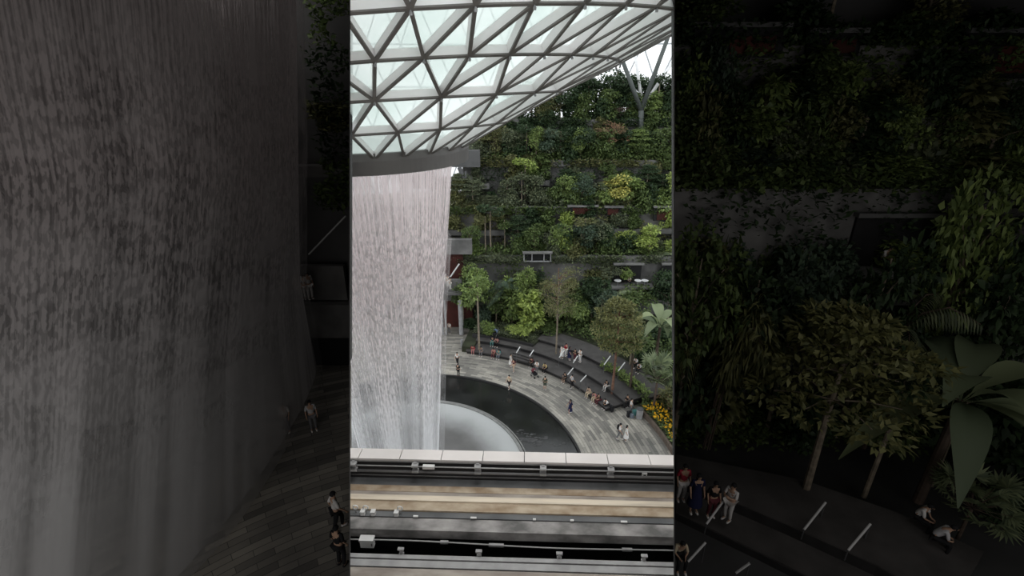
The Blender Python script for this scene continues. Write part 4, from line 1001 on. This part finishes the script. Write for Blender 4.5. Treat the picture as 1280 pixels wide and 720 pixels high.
sitR(766, 507, 20.6, 0, 'white', 'black', 'person in white crouching forward at the right end of the lowest tier', kind='lean')
stand(788, 516, 'white', 'grey', 'person in white standing behind the luggage at the tier end', rz=1.)
stand(783, 509, 'black', 'black', 'person in black half hidden behind the tier end', rz=.4, s=.9)
stand(712.5, 517, 'navy', 'slate', 'long-haired person in a navy top walking alone across the plaza', hair='long', bot='dress', kind='walk', rz=-1.2)
stand(774, 549, 'white', 'grey', 'person in a white tee with a black backpack walking beside the white dress', pack='black', rz=1.0, kind='walk', s=1.05)
stand(782, 551, 'white', 'white', 'long-haired person in a long white dress, nearest of the walkers', hair='long', bot='dress', rz=1.2, s=1.03)
sitR(799, 456, 27.0, 1.35, 'white', 'black', 'person in a white shirt sitting under the trees at the upper right')
sitR(806, 462, 26.6, 1.35, 'pale', 'black', 'person in a pale striped top sitting below the one in white at the upper right', kind='lean')
stand(551, 418, 'white', 'white', 'person in white deep in the entrance by the waterfall', rz=.3)
stand(562, 417, 'white', 'grey', 'person in a white top right of the one in white at the entrance', rz=-.4)
for j, (px, py) in enumerate(((556, 348), (560, 352), (563, 355))):
    p = YP(px, py+6, 57.4); person(p, 'stand', .5*j, 'white', 'white', 'person in white on the balcony beside the waterfall, %s of the three' % ('leftmost', 'middle', 'rightmost')[j], s=.9)
bal = MB(); p = YP(556, 360.5, 57.4); bal.box((p.x+.2, 57.4, YP(560, 358, 57.4).z-.75), (4., 1.6, .3)); bal.build('balcony_slab', M['concrete'], bpy.data.objects['concrete_building'])
p = YP(785.5, 356, 58.6); person(p, 'sit', .2, 'white', 'black', 'person in a white shirt in the cafe recess of the lower right wall')
sl = bxo('cafe_floor', (p.x+.4, 58.6, p.z-.15), (5.4, 1.7, .3), M['concrete'], None); tag(sl, 'concrete balcony floor of the cafe recess', 'balcony')
for j, dx in enumerate((-1.5, 1.1, 2.)):
    t = thing('cafe_table', 'white round cafe table in the wall recess, %s from the left' % ORD[j], 'table', (p.x+dx, 58.3, p.z))
    b = MB(); b.tube([(0, 0, .70), (0, 0, .74)], .45, 16); b.build('table_top', M['white'], t); b = MB(); b.tube([(0, 0, 0), (0, 0, .7)], .04, 8); b.build('table_leg', M['greymetal'], t)
# stroller, suitcases, bags, bin
def stroller(px, py, z, colr, label, rz=0):
    t = thing('stroller', label, 'stroller', G(px, py, z), rz)
    bm = bmesh.new(); bmesh.ops.create_uvsphere(bm, u_segments=14, v_segments=8, radius=1, matrix=Matrix.Translation((0, .1, .72)) @ Matrix.Diagonal((.3, .36, .3, 1)))
    bmesh.ops.delete(bm, geom=[v for v in bm.verts if v.co.z < .66 or v.co.y < -.15], context='VERTS'); me = bpy.data.meshes.new('hood'); bm.to_mesh(me); bm.free(); link('hood', me, cloth(COLS[colr]), t)
    bxo('seat', (0, 0, .45), (.42, .6, .22), cloth(COLS['black']), t); 
    for sx in (-.24, .24):
        b = MB(); b.tube([(sx, .5, 1.0), (sx, .1, .45), (sx, -.35, .12)], .018, 6); b.build('frame_tube', M['greymetal'], t)
        for sy in (-.35, .3):
            b = MB(); b.tube([(sx-.025, sy, .12), (sx+.025, sy, .12)], .12, 14); wh_ = b.build('wheel', cloth(COLS['black']), t); b = MB(); b.tube([(sx-.03, sy, .12), (sx+.03, sy, .12)], .04, 8); b.build('hub', M['greymetal'], wh_)
    b = MB(); b.tube([(-.24, .5, 1.0), (.24, .5, 1.0)], .02, 6); b.build('handle', cloth(COLS['black']), t)
stroller(668, 471, 0, 'maroon', 'dark maroon stroller in front of the person in a white shirt', .6)
stroller(619, 421, 1.25, 'blue', 'blue-hooded stroller parked in the planting above the seating', -.5)
def bag(px, py, z, colr, label, nm='suitcase', h=.6):
    p = G(px, py, z); t = thing(nm, label, 'luggage', p, random.uniform(0, 3))
    bxo('case', (0, 0, h/2+.04), (.42, .26, h), cloth(COLS[colr]), t)
    b = MB(); b.tube([(-.1, 0, h+.03), (-.1, 0, h+.25), (.1, 0, h+.25), (.1, 0, h+.03)], .015, 6); b.build('handle', M['greymetald'], t)
    for sx in (-.15, .15): b = MB(); b.tube([(sx, -.08, .04), (sx, .08, .04)], .04, 8); b.build('wheel', M['greymetald'], t)
bag(764, 514, 0, 'black', 'black suitcase at the right corner of the lowest tier'); bag(786, 521, 0, 'black', 'black suitcase beside the teal bag near the bin'); bag(793, 519, 0, 'teal', 'teal travel bag left of the grey bin')
bag(789, 522, 0, 'slate', 'slate blue bag between the black suitcase and the teal bag', h=.45)
p = G(799, 522, 0); t = thing('litter_bin', 'grey cylindrical litter bin beside the luggage', 'bin', p)
b = MB(); b.tube([(0, 0, 0), (0, 0, 1.0)], .32, 18); b.build('drum', M['greymetal'], t); b = MB(); b.tube([(0, 0, 1.0), (0, 0, 1.07)], [.34, .30], 18); b.build('lid', M['greymetald'], t)

# ---------------------------------------------------------------- two made-up dim halls either side of the view, walled to shut out daylight
KW = 202/F
ZF, YB, YN = 16.5, 22.5, 5.3
def zc(y): return 31.1+.165*max(y, 0)
def px_wall(y, z): return KW*(y*CT+(EYE-z)*ST)
def poly_slab(name, pts, th, m):
    b = MB(); k = len(pts); b.add(pts+[(x, y, z+th) for x, y, z in pts], [(i, (i+1) % k, k+(i+1) % k, k+i) for i in range(k)]+[tuple(range(k))[::-1], tuple(range(k, 2*k))])
    return struct(b.build(name, m))
dk = M['darkroom']; M['bounce_face'] = mat('white_bounce_face', (.82, .81, .79), .8, .06, .5)  # white face added as a reflector, bounces daylight onto the guideway
def hall_clip(o, s):      # end anything in a hall at its partition wall

    me = o.data.copy(); o.data = me; bm = bmesh.new(); bm.from_mesh(me); mw = o.matrix_world.copy()
    bm.transform(mw)
    no = Vector((-s, KW*CT, -KW*ST)).normalized()
    bmesh.ops.bisect_plane(bm, geom=bm.verts[:]+bm.edges[:]+bm.faces[:], plane_co=Vector((s*.03, 0, EYE)), plane_no=no, clear_outer=True)
    bm.transform(mw.inverted()); n_ = len(bm.faces); bm.to_mesh(me); bm.free()
    if not n_: bpy.data.objects.remove(o)
for s in (-1, 1):
    XO = 24.*s
    cx_ = lambda y: s*px_wall(y, zc(y))
    poly_slab('ceiling_added_hall', [(XO, -3, zc(0)), (0, -3, zc(0)), (0, 0, zc(0)), (XO, 0, zc(0))], .3, dk)  # added roof, keeps sky light out of the halls
    poly_slab('ceiling_added_hall', [(XO, 0, zc(0)), (0, 0, zc(0)), (0, YN, zc(YN)), (cx_(YN), YN, zc(YN)), (cx_(YB), YB, zc(YB)), (XO, YB, zc(YB))], .3, dk)
    poly_slab('floor_added_hall', [(XO, -3, ZF-.4), (0, -3, ZF-.4), (0, 4.8, ZF-.4), (s*px_wall(4.8, ZF), 4.8, ZF-.4), (s*px_wall(YB, ZF), YB, ZF-.4), (XO, YB, ZF-.4)], .4, M['paving'] if s < 0 else M['darkroom'])
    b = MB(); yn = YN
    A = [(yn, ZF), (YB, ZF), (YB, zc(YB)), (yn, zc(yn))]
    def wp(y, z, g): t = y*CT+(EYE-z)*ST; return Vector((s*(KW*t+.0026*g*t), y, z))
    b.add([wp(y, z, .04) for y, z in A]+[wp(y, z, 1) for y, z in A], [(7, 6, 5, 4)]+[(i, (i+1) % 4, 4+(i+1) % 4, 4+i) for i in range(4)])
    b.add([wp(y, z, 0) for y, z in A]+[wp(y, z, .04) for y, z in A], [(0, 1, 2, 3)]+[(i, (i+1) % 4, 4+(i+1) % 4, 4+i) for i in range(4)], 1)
    struct(b.build('wall_added_partition_left' if s < 0 else 'wall_added_partition_right', [dk, M['bounce_face']]))  # added walls along the view edges, part the dim halls from daylight
    struct(bxo('wall_added_left' if s < 0 else 'wall_added_right', (XO, (YB-3)/2, (ZF+34.8)/2), (.3, YB+3, 34.8-ZF), dk))
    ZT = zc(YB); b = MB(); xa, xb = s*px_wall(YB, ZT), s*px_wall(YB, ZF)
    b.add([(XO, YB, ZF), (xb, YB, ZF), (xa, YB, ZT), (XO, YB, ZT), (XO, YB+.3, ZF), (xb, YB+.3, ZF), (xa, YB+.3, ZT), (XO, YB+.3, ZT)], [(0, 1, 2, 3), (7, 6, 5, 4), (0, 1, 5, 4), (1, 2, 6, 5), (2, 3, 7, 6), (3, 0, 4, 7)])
    struct(b.build('wall_added_back', M['panel']))
struct(bxo('wall_added_rear', (0, -3, (ZF+31.3)/2), (48, .3, 31.3-ZF), dk))  # added unseen wall, closes the dim halls behind the camera
struct(bxo('wall_added_front', (0, 4.7, (ZF+21.2)/2), (6.6, .2, 21.2-ZF), dk))  # added unseen wall, cuts daylight leaking in below the view
BEFORE = set(COL.objects)
def fill_light(name, loc, size, power, rot=(0, 0, 0)):
    l = bpy.data.lights.new(name, 'AREA'); l.shape = 'RECTANGLE'; l.size, l.size_y = size; l.energy = power; l.color = (1, .97, .94)
    o = bpy.data.objects.new(name, l); COL.objects.link(o); o.location = loc; o.rotation_euler = rot; return o
fill_light('rear_fill', (-10, -2.7, 24.5), (14, 10), LP_L, (PI/2, 0, 0))  # added fill light for the left hall, no fixture there
fill_light('rear_fill', (11, -2.7, 25), (16, 10), LP_R, (PI/2, 0, 0))  # added fill light for the right hall, no fixture there
fill_light('hall_top_fill', (11, 8, zc(8)-.25), (12, 9), LP_C, (math.atan(.165)+.2, 0, 0))  # added overhead fill to lift the right hall foliage
fill_light('hall_top_fill', (-9, 20., zc(20)-.25), (5, 2.5), 45., (math.atan(.165), 0, 0))  # added overhead fill for the left hall back wall
fill_light('guideway_fill', (0, 8.0, 33.2), (3.2, 5.), 480., (math.radians(-8), 0, 0))  # added fill light above the frame, brightens the guideway between the hall walls
# left hall: made-up dim repeat of the waterfall
w2 = thing('waterfall', 'broad dim grey sheet of falling water filling the added hall at the left', 'waterfall')
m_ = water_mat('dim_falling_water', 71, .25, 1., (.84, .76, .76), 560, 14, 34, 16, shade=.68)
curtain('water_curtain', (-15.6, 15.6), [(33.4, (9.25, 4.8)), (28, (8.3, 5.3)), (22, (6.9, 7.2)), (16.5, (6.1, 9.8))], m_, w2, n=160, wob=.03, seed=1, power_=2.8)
curtain('spray_veil', (-15.6, 15.6), [(33.4, (9.45, 5.0)), (28, (8.6, 5.5)), (22, (7.2, 7.4)), (16.5, (6.5, 10.1))], water_mat('dim_spray', 77, .05, .35, (.8, .76, .76), 30, 3, 34, 16), w2, n=160, wob=.05, seed=2, power_=2.8)
YL = 22.2
def slabL(nm, x0, y0, x1, y1, y, th, m, parent=None):
    p, q = YP(x0, y0, y), YP(x1, y1, y); return bxo(nm, ((p.x+q.x)/2, y-th/2, (p.z+q.z)/2), (abs(q.x-p.x), th, abs(p.z-q.z)), m, parent)
struct(slabL('trim_hall', 300, 205, 470, 218, YL, .7, M['concrete'])); struct(slabL('trim_hall', 300, 372, 470, 412, YL, .9, M['concrete']))
t = thing('balcony', 'dim grey balcony with a sloping pale rail beside the grey sheet of water', 'balcony')
slabL('parapet', 340, 330, 437, 372, YL-.2, .3, M['concrete'], t)
b = MB(); b.tube([YP(386, 318, 21.2), YP(432, 270, 21.2)], .035, 8); b.build('sloping_rail', M['rail'], t)
t = thing('doorway', 'dark recessed doorway low on the back wall of the left hall', 'doorway')
slabL('recess', 378, 417, 452, 487, YL-.05, .1, M['black'], t)
for px in (370, 381): 
    a, c = YP(px, 417, YL-.3), YP(px, 487, YL-.3); b = MB(); b.tube([a, c], .05, 8); b.build('frame_post', M['greymetal'], t)
for j, (px, py, h) in enumerate(((372, 346, .8), (378, 338, .75), (385, 352, .8))):
    p = YP(px, py, 21.0); person(Vector((p.x, 21.0, YP(375, 374, 21.).z)), 'stand', .4*j, 'white', 'white', 'person in pale clothes on the dim balcony at the left, %s from the left' % ORD[j], s=h)
def standL(px, py, *a, **k):
    p = G(px, py, ZF); return person(p, k.pop('kind', 'stand'), k.pop('rz', 0.), *a, **k)
standL(360, 540, 'white', 'grey', 'person in a pale top in the dim doorway at the left edge of the wall', s=.9)
standL(393, 538, 'pale', 'grey', 'person in grey in the middle of the dim doorway', s=.9, rz=.5)
standL(424, 663, 'white', 'black', 'person in a white top and dark trousers standing in the dim left hall', s=.98, kind='walk', rz=2.2)
standL(428, 706, 'black', 'black', 'person all in black in front of the one in a white top, dim left hall', s=.95, rz=2.8, shoes='black')
rg = np.random.default_rng(9)
def boxpts(n, x0, y0, x1, y1, y, d):
    p, q = YP(x0, y0, y), YP(x1, y1, y)
    return np.stack([rg.uniform(p.x, q.x, n), rg.uniform(y-d, y, n), rg.uniform(q.z, p.z, n)], 1)
for (x0, y0, x1, y1, c_, nm) in ((380, -60, 470, 60, 'mid', 'top'), (385, 62, 470, 200, 'dark', 'upper'), (390, 130, 470, 165, 'olive', 'middle'), (395, 200, 470, 262, 'mid', 'lower')):
    P_ = boxpts(900, x0, y0, x1, y1, YL-.5, .8); P_ = P_[(np.sin(P_[:, 0]*2.3)+np.sin(P_[:, 2]*3.1+P_[:, 0])) > -.5]
    scatter('wall_greenery', P_, .3, .16, M['leaf_'+c_], 'dim climbing greenery on the %s part of the left hall back wall' % nm, 'climber')
SPX = []; SREG = []
# right hall: made-up shaded repeat of the garden terraces and tiers
W1, Z1_, W2, Z2_ = 17.6, 26.6, 19.8, 31.4
struct(bxo('wall_lower_terrace', (14, W1+.2, (ZF+Z1_)/2), (22, .4, Z1_-ZF), M['concrete'])); struct(bxo('wall_upper_terrace', (15, W2+.2, (Z1_+Z2_)/2), (22, .4, Z2_-Z1_), M['concrete']))
struct(bxo('floor_lower_terrace', (14, (W1+W2)/2+.2, Z1_-.5), (22, W2-W1, .6), M['soil'])); struct(bxo('floor_upper_terrace', (15, W2+1.4, Z2_-.5), (22, 2.2, .6), M['soil']))
for (xa_, n_) in ((5.5, 3), (9.3, 4), (14.2, 4)):
    struct(bxo('trim_planter', (xa_+n_*.45, W2-.4, 28.7), (n_*.95, .8, .5), M['concrete']))
    for i in range(n_): SPX.append((xa_+.9*i, W2-.45, 28.9))
for (xa_, n_) in ((6.5, 3), (10.2, 3), (14.5, 3)):
    struct(bxo('trim_planter', (xa_+n_*.45, W1-.4, 22.6), (n_*.95, .8, .5), M['concrete']))
    for i in range(n_): SPX.append((xa_+.9*i, W1-.45, 22.8))
def openR(x0, y0, x1, y1, yw, label, red=True):
    p, q = YP(x0, y0, yw), YP(x1, y1, yw); t = thing('wall_opening', label, 'opening'); w_, h_ = q.x-p.x, p.z-q.z; c = ((p.x+q.x)/2, yw-.05, (p.z+q.z)/2)
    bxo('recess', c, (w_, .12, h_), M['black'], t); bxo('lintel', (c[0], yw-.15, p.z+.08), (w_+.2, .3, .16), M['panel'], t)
    if red: bxo('red_interior', (c[0]+w_*.15, yw-.13, c[2]-h_*.08), (w_*.5, .05, h_*.6), M['reddark'], t)
openR(868, 35, 975, 72, W2-.02, 'dark opening with red inside, upper left of the shaded garden hall'); openR(1010, 42, 1070, 70, W2-.02, 'small dark opening with red inside, upper middle of the shaded garden hall'); openR(1208, 42, 1300, 98, W2-.02, 'large dark opening with red inside at the upper right corner')
openR(1070, 270, 1150, 345, W1-.02, 'dark recess with a seated pale figure in the shaded garden hall', False)
p = YP(1100, 336, 17.2); person(Vector((p.x, 17.1, p.z)), 'sit', .2, 'white', 'black', 'person in white sitting in the dark recess of the shaded garden hall', s=.75)
lg = bxo('balcony_ledge', (p.x+.6, 17.15, p.z-.1), (3.6, .9, .2), M['concrete']); tag(lg, 'concrete ledge under the figure in the shaded recess', 'ledge')
# timber tiers in the right hall
def ray_line(pxl, z): return [G(px, py, z) for px, py in pxl]
def tier(name, label, front, back, z, m=M['deck']):
    t = thing(name, label, 'seating terrace'); f_ = ray_line(front, z); k_ = ray_line(back, z); b = MB(); n_ = len(f_)
    for i in range(n_-1):
        b.hexa([Vector((q.x, q.y, ZF)) for q in (f_[i], f_[i+1], k_[i+1], k_[i])], [f_[i], f_[i+1], k_[i+1], k_[i]])
    b.build('deck_boards', m, t)
    b = MB()
    for i in range(n_-1): b.hexa([Vector((q.x, q.y, ZF)) for q in (f_[i], f_[i+1])]+[Vector((q.x, q.y-.05, ZF)) for q in (f_[i+1], f_[i])], [q-Vector((0, 0, .05)) for q in (f_[i], f_[i+1])]+[q-Vector((0, .05, .05)) for q in (f_[i+1], f_[i])])
    b.build('riser', M['deckface'], t)
tier('seating_platform', 'shaded timber tier in the lower left of the garden hall', [(845, 640), (950, 690), (1050, 740), (1150, 800)], [(845, 596), (985, 655), (1095, 705), (1190, 760)], ZF+.3)
tier('seating_platform', 'shaded upper timber tier behind the white-clad figure', [(845, 596), (985, 655), (1095, 705), (1190, 760)], [(845, 568), (1005, 600), (1120, 640), (1230, 690)], ZF+.7)
def railR(x0, y0, x1, y1, z, label):
    p, q = G(x0, y0, z+.4), G(x1, y1, z+.8); t = thing('handrail', label, 'handrail'); b = MB(); b.tube([p, q], .035, 8); b.build('top_rail', M['rail'], t)
    for e in (p, q): b = MB(); b.tube([e, Vector((e.x, e.y, z))], .02, 6); b.build('post', M['greymetald'], t)
for (a_, l) in (((883, 655, 905, 625), 'beside the white-clad figure'), ((1005, 662, 1032, 628), 'under the olive tiered tree'), ((1060, 688, 1088, 655), 'right of the olive tree trunk'), ((860, 702, 882, 678), 'at the lower left of the hall'), ((920, 716, 937, 704), 'at the bottom edge of the hall')):
    railR(*a_, ZF+.5, 'pale sloping handrail in the shaded hall '+l)
standR = lambda px, py, *a, **k: person(G(px, py, ZF+.6), k.pop('kind', 'stand'), k.pop('rz', 0.), *a, **k)
standR(908, 650, 'white', 'white', 'person all in white standing in the shaded garden hall', s=.9, kind='reach', rz=-1.)
standR(887, 645, 'black', 'maroon', 'person in black just left of the white-clad figure, shaded hall', s=.85)
standR(866, 640, 'navy', 'navy', 'person in a long navy outfit in the shaded hall', s=.95, bot='dress', hair='long')
standR(850, 625, 'red', 'white', 'person in a dull red top at the left edge of the shaded hall', s=.9)
standR(847, 705, 'cream', 'black', 'person at the lower left corner of the shaded hall', s=.8, kind='sit')
standR(1145, 660, 'white', 'black', 'person in white sitting under the trees of the shaded hall', s=.85, kind='sit', rz=.6)
standR(1166, 685, 'pale', 'black', 'person in a striped pale top sitting lower in the shaded hall', s=.85, kind='lean', rz=.9)
# shaded planting
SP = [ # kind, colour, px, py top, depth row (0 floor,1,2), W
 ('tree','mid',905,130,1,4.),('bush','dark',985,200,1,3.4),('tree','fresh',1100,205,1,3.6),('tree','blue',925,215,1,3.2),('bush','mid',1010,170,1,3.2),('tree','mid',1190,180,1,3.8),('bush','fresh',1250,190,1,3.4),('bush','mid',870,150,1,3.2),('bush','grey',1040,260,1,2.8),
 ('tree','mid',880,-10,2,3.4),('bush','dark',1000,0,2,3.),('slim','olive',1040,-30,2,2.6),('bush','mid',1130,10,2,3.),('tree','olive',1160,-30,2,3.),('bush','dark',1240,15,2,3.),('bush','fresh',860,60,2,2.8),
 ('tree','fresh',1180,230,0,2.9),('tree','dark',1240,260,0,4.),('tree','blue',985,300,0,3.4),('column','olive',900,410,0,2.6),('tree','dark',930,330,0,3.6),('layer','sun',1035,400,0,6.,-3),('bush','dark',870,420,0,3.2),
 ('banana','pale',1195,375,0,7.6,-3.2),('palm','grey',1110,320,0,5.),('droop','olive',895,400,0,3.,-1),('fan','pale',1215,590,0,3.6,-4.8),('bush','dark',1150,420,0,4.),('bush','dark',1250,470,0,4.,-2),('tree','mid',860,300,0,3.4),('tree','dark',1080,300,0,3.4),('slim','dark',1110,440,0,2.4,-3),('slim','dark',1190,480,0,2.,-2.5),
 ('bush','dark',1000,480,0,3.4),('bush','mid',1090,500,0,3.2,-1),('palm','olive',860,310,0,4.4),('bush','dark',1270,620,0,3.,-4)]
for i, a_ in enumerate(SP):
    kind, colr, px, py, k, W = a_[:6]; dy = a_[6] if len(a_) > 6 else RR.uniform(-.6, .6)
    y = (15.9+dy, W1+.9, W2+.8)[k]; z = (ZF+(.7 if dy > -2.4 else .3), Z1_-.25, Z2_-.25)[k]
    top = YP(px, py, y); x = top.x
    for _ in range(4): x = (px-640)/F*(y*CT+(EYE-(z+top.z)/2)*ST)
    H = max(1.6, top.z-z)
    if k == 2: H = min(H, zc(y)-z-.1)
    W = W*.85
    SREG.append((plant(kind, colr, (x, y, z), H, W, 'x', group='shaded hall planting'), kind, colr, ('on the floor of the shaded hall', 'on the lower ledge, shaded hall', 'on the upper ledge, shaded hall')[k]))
for i, (x, y, z) in enumerate(SPX):
    kd_, cl_ = RR.choice(('bush', 'bush', 'column')), RR.choice(('mid', 'dark', 'fresh', 'olive', 'blue'))
    SREG.append((plant(kd_, cl_, (x, y, z), RR.uniform(1.5, 2.4), RR.uniform(1.6, 2.2), 'x', group='shaded hall planting'), kd_, cl_, 'on %s wall planters, shaded hall' % ('lower' if i > 10 else 'upper')))
for i in range(16):
    kd_, cl_ = ('tree', 'bush', 'tree', 'column')[i % 4], ('mid', 'olive', 'dark', 'fresh', 'grey')[i % 5]
    SREG.append((plant(kd_, cl_, (6.2+i*.95, W2-.9-RR.uniform(0, .5), Z1_-.25), RR.uniform(2.6, 4.), RR.uniform(1.9, 2.6), 'x', group='shaded hall planting'), kd_, cl_, 'on the lower ledge, shaded hall'))
relabel(SREG, 'left')
for k, (y, z, c_) in enumerate(((15.6, ZF+.4, 'mid'), (W1-.1, Z1_-.1, 'mid'), (W2-.1, Z2_-.1, 'dark'))):
    P_ = np.stack([rg.uniform(4, 23, 5200), rg.uniform(y-.5, y+1.6, 5200), rg.uniform(z, z+.8, 5200)], 1)
    scatter('hall_greenery', P_, .26, .14, M['leaf_'+c_], 'low shaded planting in the right hall, %s row' % ('bottom', 'middle', 'top')[k], 'ground cover')
for k, (y, z0, z1) in enumerate(((W1-.1, ZF+.6, Z1_), (W2-.1, Z1_, Z2_+.2))):
    P_ = np.stack([rg.uniform(4, 23, 6500), rg.uniform(y-.35, y-.02, 6500), rg.uniform(z0, z1, 6500)], 1); P_ = P_[(np.sin(P_[:, 0]*1.9+k)+np.sin(P_[:, 0]*.8)+np.sin(P_[:, 2]*1.5)) > -.5]
    scatter('hall_vines', P_, .26, .15, M['leaf_'+('dark', 'mid')[k]], 'shaded vines on the %s wall of the right hall' % ('lower', 'upper')[k], 'vines')

for o in [q for q in COL.objects if q not in BEFORE and q.type == 'MESH' and q.data]:
    bpy.context.view_layer.update() if False else None
bpy.context.view_layer.update()
for o in [q for q in COL.objects if q not in BEFORE and q.type == 'MESH']:
    cs = [o.matrix_world @ Vector(c) for c in o.bound_box]
    side = 1 if sum(c.x for c in cs) > 0 else -1
    if any(abs(c.x) < KW*(c.y*CT+(EYE-c.z)*ST)+.1 or c.x*side < 0 for c in cs): hall_clip(o, side)

# ---------------------------------------------------------------- light, world, camera
w = bpy.data.worlds.new('World'); SC.world = w; w.use_nodes = True
bg = w.node_tree.nodes['Background']; bg.inputs[0].default_value = (.93, .97, 1., 1); bg.inputs[1].default_value = 1.6
cam = bpy.data.cameras.new('Camera'); co = bpy.data.objects.new('Camera', cam); COL.objects.link(co)
co.location = (0, 0, EYE); co.rotation_euler = (PI/2-TH, 0, 0); cam.sensor_fit = 'HORIZONTAL'; cam.sensor_width = 36; cam.lens = F*36/1280; cam.clip_start = .05; cam.clip_end = 500
SC.camera = co
vs_ = SC.view_settings; SC.display_settings.display_device = 'sRGB'; vs_.view_transform = 'Standard'; vs_.look = 'None'; vs_.gamma = 1; vs_.use_curve_mapping = False; vs_.exposure = 0.0
SC.cycles.max_bounces = 6; SC.cycles.transparent_max_bounces = 24; SC.cycles.diffuse_bounces = 3; SC.cycles.glossy_bounces = 2; SC.cycles.transmission_bounces = 3; SC.cycles.caustics_reflective = False; SC.cycles.caustics_refractive = False
